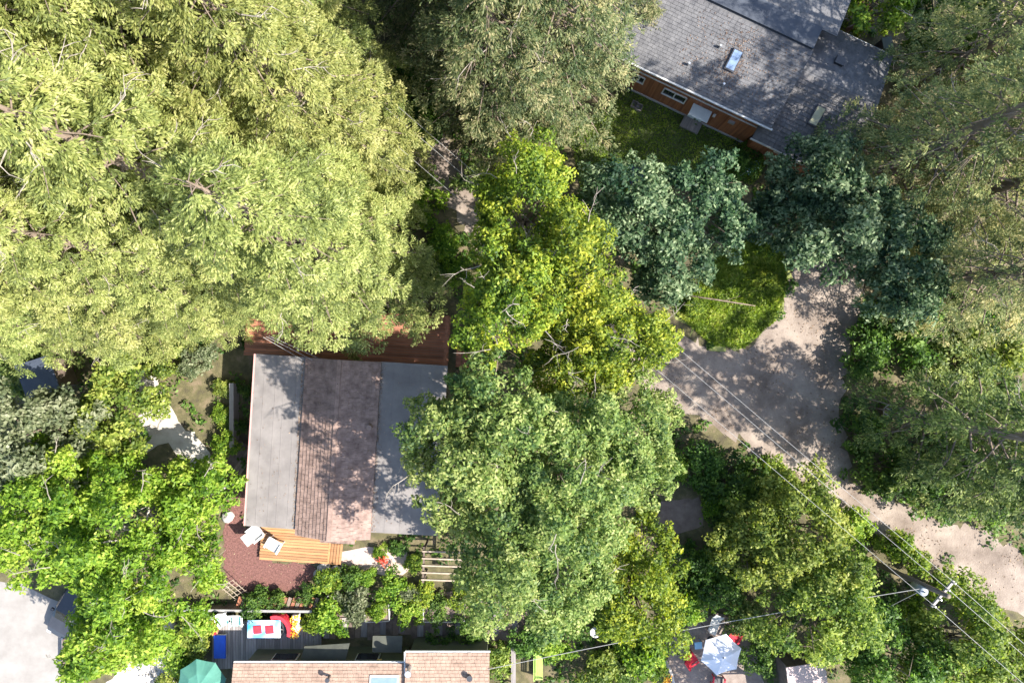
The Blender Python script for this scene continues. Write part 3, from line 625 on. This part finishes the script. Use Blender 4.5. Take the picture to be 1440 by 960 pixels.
for (u_,v_,lb) in ((302,874,'small terracotta pot beside the angled teal chair'),(303,887,'small terracotta pot between the teal chair and blue lounger')):
    p=at(u_,v_,.6); t=thing('flower_pot',lb,'pot',(p.x,p.y,.4)); b=MB(); b.tube([(0,0,0),(0,0,.32),(0,0,.36)],[.15,.22,.24],10); b.build('pot',TERRA,t); b=MB(); b.tube([(0,0,.37),(0,0,.5)],[.16,.1],7); b.build('plant',L_FLOWR,t)
p=at(757,930); be=thing('garden_bench','lime green slatted garden bench beside the service cable','bench',(p.x,p.y,0),R_(90)); 
for i in range(4): part('seat_slat',LIMEP,be,((0,-.22+i*.125,.45),(1.75,.1,.035)))
for i in range(3): part('back_slat',LIMEP,be,((0,.3+.02*i,.58+i*.13),(1.75,.03,.1)))
for s in (-1,1): part('armrest',LIMEP,be,((s*.84,.02,.66),(.07,.56,.04))); part('leg',LIMEP,be,((s*.84,-.22,.33),(.07,.07,.64))); part('leg',LIMEP,be,((s*.84,.28,.44),(.07,.07,.88)))
p=at(837,888,.4); t=thing('white_pot','round white garden pot on the shaded path','pot',(p.x,p.y,0)); b=MB(); b.tube([(0,0,0),(0,0,.25),(0,0,.5),(0,0,.52),(0,0,.4)],[.2,.33,.36,.3,.28],14); b.build('pot_body',WHITE,t)
p=at(464,843,.9); t=thing('birdbath','small pale birdbath among the garden shrubs','birdbath',(p.x,p.y,0)); b=MB(); b.tube([(0,0,0),(0,0,.08),(0,0,.7)],[.2,.1,.08],10); b.build('pedestal',STONE,t); b=MB(); b.tube([(0,0,.7),(0,0,.82),(0,0,.82),(0,0,.76)],[.1,.28,.23,.05],14); b.build('basin',STONE,t)
p=at(982,907,.45); t=thing('blue_stool','pale blue square stool beside the garden umbrella','stool',(p.x,p.y,0),.1); part('stool_top',LBLUE,t,((0,0,.45),(.5,.45,.05)))
for x_ in (-1,1):
    for y_ in (-1,1): part('leg',LBLUE,t,((x_*.2,y_*.18,.21),(.05,.05,.43)))
p=at(1006,878,.5); t=thing('white_lounger','white garden lounger above the umbrella','sun lounger',(p.x,p.y,0),R_(-20)); part('seat',WHITE,t,((0,-.2,.36),(.6,1.0,.07))); part('backrest',WHITE,t,((0,.5,.55),(.6,.06,.6),0,R_(-40)))
for x_ in (-.26,.26):
    for y_ in (-.6,.35): part('leg',WHITE,t,((x_,y_,.16),(.05,.05,.33)))
def log(label,u0,v0,u1,v1,r,z=.15,m=BARK_G,name='fallen_log'):
    a=at(u0,v0,z); b_=at(u1,v1,z); t=thing(name,label,'log',(a.x,a.y,0)); d=b_-a; b=MB(); b.tube([(0,0,z),(d.x*.5+.1,d.y*.5,z+.05),(d.x,d.y,z)],[r,r*.85,r*.6],8); b.build('stem',m,t,True)
    b=MB(); b.tube([(d.x*.6,d.y*.6,z),(d.x*.7+.5,d.y*.7+.4,z+.3)],[r*.4,r*.15],5); b.build('branch',m,t)
log('weathered log lying in the shaded garden left of the patio',935,928,948,962,.14); log('slim brown trunk lying across the sunny meadow',950,413,1062,430,.06,.25,BARK); log('wooden beam leaning beside the white lounger',978,868,998,892,.08,.4,W_BRN,'timber_beam')
CARP=mat('dark_car_paint',(.03,.032,.038),(.04,.042,.05),2,.22)
p=at(104,852,.6); car=thing('parked_car','dark car parked half under the vivid green tree beside the driveway','car',(p.x,p.y,0),math.atan2(-.86,-.5))
def loft(secs,name,m,parent,smooth=False):      # secs: (x, half width bottom, half width top, z bottom, z top)
    b=MB(); vs=[]
    for x,wb,wt,z0,z1 in secs: vs+=[(x,-wb,z0),(x,-wb*1.03,(z0+z1)/2),(x,-wt,z1),(x,wt,z1),(x,wb*1.03,(z0+z1)/2),(x,wb,z0)]
    n=len(secs); fs=[(i*6+k,(i+1)*6+k,(i+1)*6+(k+1)%6,i*6+(k+1)%6) for i in range(n-1) for k in range(6)]+[tuple(range(6)),tuple((n-1)*6+k for k in range(6))[::-1]]
    b.add(vs,fs); return b.build(name,m,parent,smooth)
loft([(-2.2,.7,.66,.4,.85),(-2.05,.86,.78,.28,.98),(-1.2,.9,.84,.25,1.0),(.9,.9,.84,.25,.98),(1.8,.88,.78,.27,.86),(2.15,.78,.66,.32,.74),(2.25,.6,.52,.4,.62)],'body',CARP,car)
loft([(-1.75,.78,.6,.96,1.02),(-1.25,.8,.62,.96,1.42),(.1,.8,.62,.96,1.45),(1.0,.78,.6,.94,1.0)],'cabin',GLASS,car)
part('roof_panel',CARP,car,((-.55,0,1.455),(1.5,1.2,.03)))
for s_ in (-1,1):
    part('headlight',WHITE,car,((2.12,s_*.56,.7),(.2,.3,.12))); part('tail_light',RED,car,((-2.16,s_*.55,.78),(.12,.25,.12))); part('side_mirror',CARP,car,((.6,s_*.98,1.0),(.16,.2,.13)))
    for x_ in (-1.35,1.4):
        b=MB(); b.tube([(x_,s_*.72,.33),(x_,s_*.92,.33)],.33,16); wh=b.build('wheel',DMETAL,car); b=MB(); b.tube([(x_,s_*.9,.33),(x_,s_*.935,.33)],.2,12); b.build('rim',METAL,wh)
p=at(90,925,.9); t=thing('rail_fence','low dark timber rail fence along the concrete driveway edge','fence',(p.x,p.y,0)); part('rail',W_BRN,t,((0,0,.95),(.1,2.6,.16)),((0,0,.5),(.06,2.6,.14)))
for y_ in (-1.2,0,1.2): part('post',W_BRN,t,((0,y_,.5),(.13,.13,1.0)))
rnd=random.Random(9); rngp=np.random.default_rng(4)
sb=MB()
for i in range(420):
    u_=rnd.uniform(195,262); v_=rnd.uniform(890,985)
    if not inside(np.array([u_]),np.array([v_]),PEBB)[0]: continue
    q=at(u_,v_); r=rnd.uniform(.05,.13); sb.tube([(q.x,q.y,-.02),(q.x+rnd.uniform(-.02,.02),q.y,r*.7),(q.x,q.y,r)],[r,r*.85,r*.25],6)
o=sb.build('pebbles',STONE,None,True); tag(o,'pale rounded pebbles filling the bed beside the green umbrella','pebbles',kind='stuff')
for i,(u_,v_,r,lb) in enumerate(((457,797,.42,'pale boulder at the end of the honey boardwalk'),(472,801,.35,'pale boulder between the boardwalk and lime shrub'),(447,806,.28,'small pale rock at the mulch yard edge'),(321,725,.4,'pale boulder at the upper end of the mulch yard'),(1112,905,.35,'grey boulder beside the pink roofed shed'),(240,880,.5,'grey brown boulder above the pebble bed'))):
    q=at(u_,v_); rr=np.random.default_rng(i); b=MB(); b.tube([(0,0,-.05),(0,0,r*.35),(r*.1,0,r*.7),(0,r*.1,r*.85)],[r,r*1.05,r*.75,r*.25],9); b.v=[tuple(np.array(x)*(1+rr.normal(0,.09,3))) for x in b.v]; o=b.build('boulder',STONE,None,True); o.location=(q.x,q.y,0); tag(o,lb,'rock')

# utility pole and cables
pb=at(1212,783); pole=thing('utility_pole','tall wooden utility pole with transformer and crossarm beside the dirt road','utility pole',tuple(pb)); PT=Vector((.55,.45,8.3))
b=MB(); b.tube([(0,0,-.1),PT*.5,PT],[.19,.16,.13],10); b.build('pole',POLEW,pole,True)
LD=(at(400,45,8)-at(1320,835,8)); LD.z=0; LD.normalize(); PD=Vector((-LD.y,LD.x,0)); an=math.atan2(PD.y,PD.x)
cz=PT*.94; ca=part('crossarm',W_GRY,pole,((cz.x,cz.y,cz.z),(1.9,.12,.13),an))
for s in (-.85,-.35,.35,.85):
    q=cz+PD*s; b=MB(); b.tube([q+Vector((0,0,.06)),q+Vector((0,0,.28))],[.06,.04],8); b.build('insulator',METAL,ca)
tz=PT*.74; b=MB(); q=tz+PD*.32; b.tube([q+Vector((0,0,-.5)),q+Vector((0,0,.45)),q+Vector((0,0,.5))],[.27,.27,.2],14); tf=b.build('transformer',mat('grey_enamel',(.2,.23,.26),(.26,.29,.32),3,.35),pole,True); b=MB(); b.tube([q+Vector((0,0,.5)),q+Vector((0,0,.7))],[.06,.04],8); b.build('bushing',WHITE,tf)
def wire(label,a,b_,sag,r=.02,group=None,name='power_line'):
    a=Vector(a); b_=Vector(b_); b=MB(); n=28; pts=[]
    for i in range(n+1):
        t=i/n; q=a.lerp(b_,t)-Vector((0,0,sag*4*t*(1-t))); pts.append(q-a)
    b.tube(pts,r,5); o=b.build(name,WIRE); o.location=a; tag(o,label,'cable',group)
for k,s in enumerate((-.85,-.35,.85)):
    a=pb+cz+PD*s+Vector((0,0,.28)); e=a+LD*52; wire('pale power line running from the pole crossarm over the road to the trees',a,e,.9,.011,'power lines over the dirt road')
    wire('pale power line leaving the pole along the lower road',a,a-LD*40,.8,.011,'power lines past the lower road')
a=pb+PT*.80; wire('pale service cable from the pole to the olive house',a,Vector((-1.45,-20.2,3.6)),.35,.02); wire('thin cable from the pole to the pink roofed shed',a,at(1165,905,2.4),.25,.018)
a=at(380,468,4.2)
for k in range(3): wire('thin cable sloping from the grove down to the house roof',at(370+k*4,474-k,4.6),at(425+k*14,506,4.1),.08,.014,'cables to the house roof')

# ---------------------------------------------------------------- trees
RW=[conifer_meshes(s,h,R,3.0,L_RED,190,36,44,.17,.056,loose=1.0) for s,h,R in ((1,32,5.2),(2,34,5.1))]
FI=[conifer_meshes(s,h,R,2.5,L_FIR,140,28,28,.19,.058,loose=.8) for s,h,R in ((11,23,4.6),(12,25,4.9),(13,21,4.3))]
TA=[conifer_meshes(s,h,R,4.0,L_TAN,110,24,28,.18,.058,bare=.10,loose=.8) for s,h,R in ((21,24,4.7),(22,22,4.3))]
GR='redwood grove left of the house'
lab='tall yellow-green redwood standing deep in the grove left of the house'
conifer('redwood_tree','yellow-green redwood whose low boughs hang over the red deck',517,380,RW[0],0,1,GR,.8)
conifer('redwood_tree','yellow-green redwood beside the dark gap next to the grey-green firs',500,235,RW[1],1.3,1,GR,.8)
conifer('redwood_tree','yellow-green redwood overhanging the left end of the red deck',425,345,RW[1],2.2,1.0,GR,.85)
for i,(u_,v_,s) in enumerate(((455,110,1.0),(345,260,1.05),(290,395,.92),(190,405,.95),(215,250,1.05),(330,110,1.1),(100,300,1.0),(180,60,1.05),(60,140,1.0),(400,-10,1.0),(60,430,.8),(410,215,1.0),(470,175,.95),(385,150,1.0),(290,200,1.0),(250,330,1.0),(360,400,.75))): conifer('redwood_tree',lab,u_,v_,RW[(i+1)%2],i*.9+.4,s,GR)
GF='firs above the dirt road'
conifer('fir_tree','grey-green fir with drooping boughs standing between redwoods and cedar house',700,165,FI[0],.3,1.0,GF)
conifer('fir_tree','fir with tan tips overhanging the cedar house roof',768,140,FI[1],1.2,1.0,GF)
for i,(u_,v_,s) in enumerate(((755,70,1.05),(850,40,.8),(640,40,.95),(590,-40,1.0),(720,-30,1.1))): conifer('fir_tree','grey-green fir at the back of the fir group',u_,v_,FI[(i+2)%3],i*1.1,s,GF)
GT='dry tipped conifers on the right'
conifer('dry_conifer','tan tipped conifer with bare grey branches beside the wing roof',1205,262,TA[0],.5,1.0,GT)
conifer('dry_conifer','tan tipped conifer right of the dirt clearing with exposed trunk',1264,402,TA[1],2.0,.95,GT)
for i,(u_,v_,s) in enumerate(((1300,300,1.0),(1275,130,.95),(1400,60,1.0),(1345,205,1.0))): conifer('dry_conifer','tan tipped conifer in the right hand stand',u_,v_,TA[i%2],i*1.4,s,GT)
GC=[conifer_meshes(s,h,R,3.5,L_MID,66,20,26,.2,.07,loose=.8) for s,h,R in ((31,21,4.0),(32,18,3.6))]
conifer('leaning_conifer','olive green conifer with long bare trunk right of the clearing',1238,578,GC[0],0,1.0,'olive conifers right of the clearing')
conifer('leaning_conifer','olive green conifer beyond the lower road bend',1310,628,GC[1],1.0,1.1,'olive conifers right of the clearing')
conifer('leaning_conifer','olive green conifer at the far right above the road',1420,665,GC[0],2.4,.9,'olive conifers right of the clearing')

GB='lime trees over the road'
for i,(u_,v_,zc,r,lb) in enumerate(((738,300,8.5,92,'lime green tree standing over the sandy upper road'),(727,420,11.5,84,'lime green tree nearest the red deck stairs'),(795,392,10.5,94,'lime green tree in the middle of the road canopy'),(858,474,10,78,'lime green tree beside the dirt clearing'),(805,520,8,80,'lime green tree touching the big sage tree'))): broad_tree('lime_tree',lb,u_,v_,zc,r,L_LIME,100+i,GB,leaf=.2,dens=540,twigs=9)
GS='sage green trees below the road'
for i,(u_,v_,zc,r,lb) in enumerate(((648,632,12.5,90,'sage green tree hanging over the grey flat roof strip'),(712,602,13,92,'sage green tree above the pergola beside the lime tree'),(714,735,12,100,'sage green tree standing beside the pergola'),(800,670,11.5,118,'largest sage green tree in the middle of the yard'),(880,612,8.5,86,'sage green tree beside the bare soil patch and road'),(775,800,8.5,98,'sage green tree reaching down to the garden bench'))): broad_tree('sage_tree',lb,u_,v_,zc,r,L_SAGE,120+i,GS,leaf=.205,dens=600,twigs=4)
for i,(u_,v_,zc,r,lb) in enumerate(((900,838,4,72,'bright lime tree above the white garden pot'),(905,778,4,50,'yellow-green tree just below the bare soil patch'))): broad_tree('garden_tree',lb,u_,v_,zc,r,L_LIME,140+i,leaf=.22)
GE='blue-green trees below the cedar house'
for i,(u_,v_,zc,r,lb) in enumerate(((895,310,6.5,82,'blue-green tree with pale leaf tips beside the lawn'),(985,292,6.5,70,'blue-green tree against the cedar house wall'),(945,372,5.5,58,'small blue-green tree above the sunny meadow'),(1150,262,7,74,'dark blue-green tree covering the corner of the wing roof'),(1185,315,8,80,'dark blue-green tree at the head of the clearing'),(1112,315,5.5,58,'dark blue-green tree between the meadow and cedar house'),(1268,375,7,72,'dark blue-green tree right of the clearing'))): broad_tree('bluegreen_tree',lb,u_,v_,zc,r,L_TEAL,160+i,GE,leaf=.25)
for i,(u_,v_,zc,r,lb) in enumerate(((185,765,6,126,'broad vivid green tree beside the mulch yard'),(65,715,6,92,'vivid green tree at the head of the concrete driveway'),(168,880,5,72,'vivid green tree beside the mailbox and pebble bed'),(282,700,4.5,50,'vivid green tree beside the pale gravel path'))): broad_tree('vivid_tree',lb,u_,v_,zc,r,L_VIVID,180+i,bark=BARK_G,leaf=.25,dens=540,twigs=(22,12,12,5)[i])
broad_tree('greygreen_tree','pale grey-green tree below the blue roofed shed',55,610,6,88,L_GREY,190); broad_tree('greygreen_tree','small grey-green tree left of the pale gravel path',165,575,4,60,L_OLIVE,191)
GO='olive trees beside the lower road'
for i,(u_,v_,zc,r,lb) in enumerate(((1125,745,5,82,'olive green tree under the power lines'),(1148,852,5,84,'olive green tree over the pink roofed shed'),(1060,770,4,66,'olive green tree right of the bare soil patch'),(1342,905,4.5,76,'green tree just below the utility pole'),(1420,945,4,62,'green tree at the lower bend of the road'),(1245,930,4,70,'dark shaded tree between shed and utility pole'))): broad_tree('olive_tree',lb,u_,v_,zc,r,L_OLIVE if i!=5 else L_DEEP,200+i,GO,leaf=.23)
broad_tree('olive_tree','olive green tree just below the pink roofed shed',1178,1050,7,60,L_OLIVE,230,GO,leaf=.23)
for i,(u_,v_,r,lb) in enumerate(((1230,8,50,'bright green tree beyond the wing roof'),(1340,30,75,'dark green tree behind the dry conifers'))): broad_tree('back_tree',lb,u_,v_,4,r,(L_VIVID,L_DEEP)[i],220+i)

# ---------------------------------------------------------------- shrubs
S=[ (320,628,20,L_VIVID,'rounded bright green shrub beside the dark boardwalk'),(330,600,14,L_DEEP,'dark fern against the left wall of the house'),(312,585,14,L_VIVID,'green shrub against the pale garden wall'),
 (459,816,19,L_LIME,'lime yellow shrub below the pale boulders'),(493,815,18,L_DEEP,'dark green shrub below the paved path'),(515,812,13,L_VIVID,'small bright shrub at the paved path edge'),(548,828,22,L_VIVID,'wide green shrub left of the pergola'),(428,838,14,L_DEEP,'dark green shrub at the lower mulch edge'),
 (592,832,18,L_LIME,'yellow-green vine mass climbing the pergola'),(583,790,14,L_LIME,'yellow-green vine mass at the pergola corner'),(650,842,18,L_LIME,'yellow-green vine mass below the pergola'),(535,777,11,L_VIVID,'leafy flower bush on the paved path'),(562,770,12,L_DEEP,'dark bush at the house corner'),
 (470,868,26,L_VIVID,'green shrub right of the orange flower box'),(445,872,18,L_VIVID,'small green shrub touching the flower box'),(500,848,24,L_GREY,'silvery shrub beside the birdbath'),(575,862,20,L_VIVID,'bright shrub between the two raised beds'),(580,843,18,L_GREY,'silvery shrub at the raised bed corner'),
 (360,850,20,L_DEEP,'dark shrub above the board fence'),(390,846,16,L_DEEP,'low dark shrub on the timber ramp'),(255,925,26,L_VIVID,'green shrub between the pebbles and blue lounger'),(270,895,24,L_OLIVE,'olive shrub above the pebble bed'),(285,870,22,L_VIVID,'bright shrub at the board fence end'),(235,960,16,L_OLIVE,'small shrub at the pebble bed edge'),
 (660,885,20,L_DEEP,'dark shrub against the olive house wall'),(620,900,18,L_DEEP,'dark shrub under the olive house eave'),(700,925,22,L_OLIVE,'shrub inside the side railing'),(740,900,24,L_DEEP,'dark shrub at the plank walkway end'),(785,905,26,L_VIVID,'green shrub right of the garden bench'),(800,870,28,L_DEEP,'dark shrub above the garden bench'),(860,880,22,L_DEEP,'dark shrub beside the white pot'),(845,935,30,L_OLIVE,'olive shrub below the white pot'),(905,920,34,L_VIVID,'green shrub left of the garden patio'),(880,955,24,L_DEEP,'dark shrub beside the weathered log'),
 (1050,870,26,L_SAGE,'pale leaved shrub beside the white lounger'),(1065,925,24,L_DEEP,'dark shrub right of the garden umbrella'),(1010,830,32,L_DEEP,'dark shrub above the garden patio'),(975,800,30,L_DEEP,'dark shrub between lime tree and patio'),(965,850,28,L_VIVID,'green shrub crossed by the service cable'),
 (990,650,30,L_DEEP,'dark roadside shrub above the bare soil patch'),(1020,680,34,L_DEEP,'dark roadside shrub right of the bare soil patch'),(945,652,22,L_VIVID,'green shrub with yellow leaves above the bare soil'),(1060,690,34,L_DEEP,'dark roadside shrub under the power lines'),(1032,745,30,L_DEEP,'dark shrub below the roadside hedge'),(1003,708,16,L_VIVID,'bright shrub at the bare soil corner'),
 (1100,690,28,L_VIVID,'green roadside shrub near the narrow of the road'),(1200,745,28,L_VIVID,'bright roadside shrub above the utility pole base'),(1262,768,24,L_VIVID,'bright roadside shrub beside the utility pole'),(1290,792,18,L_LIME,'lime roadside shrub under the transformer'),(1192,815,22,L_OLIVE,'olive shrub at the foot of the utility pole'),(1235,862,30,L_DEEP,'dark shrub below the utility pole'),(1285,862,24,L_VIVID,'green shrub under the crossarm'),
 (1210,610,30,L_DEEP,'dark shrub at the lower end of the clearing'),(1240,660,34,L_DEEP,'dark shrub above the road bend'),(1290,690,34,L_DEEP,'dark shrub beside the sunny road'),(1345,700,34,L_DEEP,'dark shrub above the sunny road'),(1400,705,34,L_DEEP,'dark shrub where the sunny road leaves the trees'),(1215,500,30,L_DEEP,'dark shrub at the right edge of the clearing'),(1240,460,30,L_DEEP,'dark shrub under the exposed trunk'),(1290,480,38,L_DEEP,'dark shrub between the two exposed trunks'),(1350,640,40,L_DEEP,'dark shrub deep under the olive conifers'),
 (590,290,34,L_VIVID,'bright green shrub left of the sandy upper road'),(570,270,24,L_VIVID,'green shrub under the redwood edge'),(600,250,18,L_DEEP,'dark shrub beside the upper road'),(560,120,40,L_DEEP,'dark bush in the gap between redwoods and firs'),(590,180,34,L_DEEP,'dark bush under the power lines at the upper road'),(660,240,26,L_SAGE,'sage bush at the upper road below the firs'),
 (1085,345,16,L_LIME,'lime bush at the top of the meadow'),(1075,395,14,L_LIME,'lime bush beside the dirt clearing'),(975,432,14,L_LIME,'lime bush at the meadow lower edge'),(275,505,24,L_GREY,'pale bush between the redwoods and the garden wall'),(312,545,14,L_OLIVE,'olive bush above the pale gravel path end'),(235,505,26,L_OLIVE,'olive bush at the head of the gravel path'),(345,545,12,L_DEEP,'dark fern in the shade of the house eave'),(1335,505,38,L_MID,'mid green bush between the two olive conifers and dry conifer'),(1395,500,40,L_OLIVE,'olive bush under the dry conifer trunk'),(1400,580,38,L_MID,'mid green bush below the exposed trunks'),(1300,440,34,L_DEEP,'dark bush under the dry conifer boughs'),(1380,440,36,L_DEEP,'dark bush at the foot of the right hand stand'),(1085,660,20,L_LIME,'lime bush on the road bank under the cables'),(1135,700,20,L_VIVID,'vivid bush on the road bank beside the olive tree'),(1330,830,24,L_VIVID,'vivid bush on the road bank right of the crossarm'),(1385,870,24,L_LIME,'lime bush on the bank of the lower road'),(622,345,24,L_VIVID,'green bush between the red deck and the sandy upper road'),(640,385,22,L_VIVID,'green bush beside the upper corner of the red deck'),(608,385,18,L_DEEP,'dark bush squeezed between redwood and red deck'),(1200,20,24,L_LIME,'lime ground bush beyond the back roof'),
 (860,245,24,L_DEEP,'dark bush at the lawn corner'),(830,290,26,L_DEEP,'dark bush left of the blue-green tree'),(1050,225,22,L_DEEP,'dark bush against the wing wall'),(230,690,26,L_VIVID,'green shrub right of the gravel path'),(165,548,26,L_OLIVE,'olive shrub on the gravel path edge'),(120,620,40,L_DEEP,'dark shaded bush between grey-green and vivid trees'),(165,630,32,L_DEEP,'dark shaded bush left of the gravel path'),(30,520,36,L_SAGE,'sage bush beside the blue roofed shed')]
for i,(u_,v_,r,m,lb) in enumerate(S): shrub(lb,u_,v_,r,m,i)
def blooms(label,u,v,m,n=60,r=.3,z=.7):
    p=at(u,v,z); rg=np.random.default_rng(int(u)); t=thing('flower_clump',label,'flowers',(p.x,p.y,0))
    link('petals',leaf_mesh('petals',rg.normal(0,r*.6,(n,3))*np.array([1,1,.4])+np.array([0,0,z]),unit(rg.normal(0,.4,(n,3))+np.array([0,0,1.])),rg.normal(size=(n,3)),np.full(n,.13),np.full(n,.11),rg.uniform(0,1,n),m),t)['kind']='stuff'
    b=MB()
    for k in range(6): e=rg.normal(0,r*.5,2); b.tube([(0,0,0),(e[0],e[1],z)],.012,4)
    b.build('stems',MATS['bark'],t)
blooms('red flowers blooming on the paved path beside the house',537,789,L_FLOWR,70,.3,.9); blooms('orange flowers in the shaded garden beside the log',938,955,L_FLOWO,50,.3); blooms('red flowers beyond the back roof',1220,12,L_FLOWR,50,.3,2.2); blooms('rusty flowers below the lime garden tree',893,912,L_FLOWO,40,.3)


p=at(1192,38); t=thing('pipe_frame','pale metal pipe frame lying in the yard beyond the wing roof','frame',(p.x,p.y,0),R_(-5)); part('rail',METAL,t,((0,.3,.5),(1.9,.05,.05))); part('rail',METAL,t,((-.1,-.25,.5),(1.3,.05,.05),-.25))
for x_ in (-.7,.5): part('leg',METAL,t,((x_,.3,.25),(.05,.05,.5)))
p=at(1246,62,.8); t=thing('wheeled_bin','dark wheeled bin beyond the wing roof','bin',(p.x,p.y,0),.2); part('bin_body',DMETAL,t,((0,0,.5),(.6,.65,.9))); part('lid',mat('bin_lid',(.08,.1,.09),(.12,.14,.13),3,.5),t,((0,0,.98),(.66,.72,.07)))
for s_ in (-.27,.27): part('wheel',DMETAL,t,((s_,-.36,.1),(.06,.2,.2)))
p=at(1055,238); t=thing('garden_cart','pale blue garden cart beside the cedar house wing','cart',(p.x,p.y,0),.6); part('tray',LBLUE,t,((0,0,.45),(.9,.55,.25))); part('handle',METAL,t,((-.7,0,.55),(.6,.05,.05)))
for s_ in (-.3,.3): part('wheel',DMETAL,t,((.2,s_,.17),(.34,.07,.34)))
p=at(893,243,.5); t=thing('tarp_pile','dark blue tarpaulin heaped at the lawn edge','tarp',(p.x,p.y,0),.4); b=MB(); rr=np.random.default_rng(3); b.tube([(0,0,0),(0,0,.3),(.1,0,.5),(.1,.05,.55)],[.75,.65,.35,.05],11); b.v=[tuple(np.array(x)*(1+rr.normal(0,.12,3))) for x in b.v]; b.build('sheet',mat('blue_tarp',(.02,.035,.09),(.03,.05,.13),3,.5),t)
for u_,v_,lb in ((893,146,'small grey crate against the cedar house wall'),(899,150,'pale plastic crate beside the grey crate')):
    p=at(u_,v_,.4); t=thing('crate',lb,'crate',(p.x,p.y,0),R_(-25)); part('base',W_GRY,t,((0,0,.03),(.4,.4,.05)))
    for s_ in (-1,1): part('side',W_GRY,t,((s_*.2,0,.2),(.03,.4,.32))); part('side',W_GRY,t,((0,s_*.2,.2),(.37,.03,.32)))
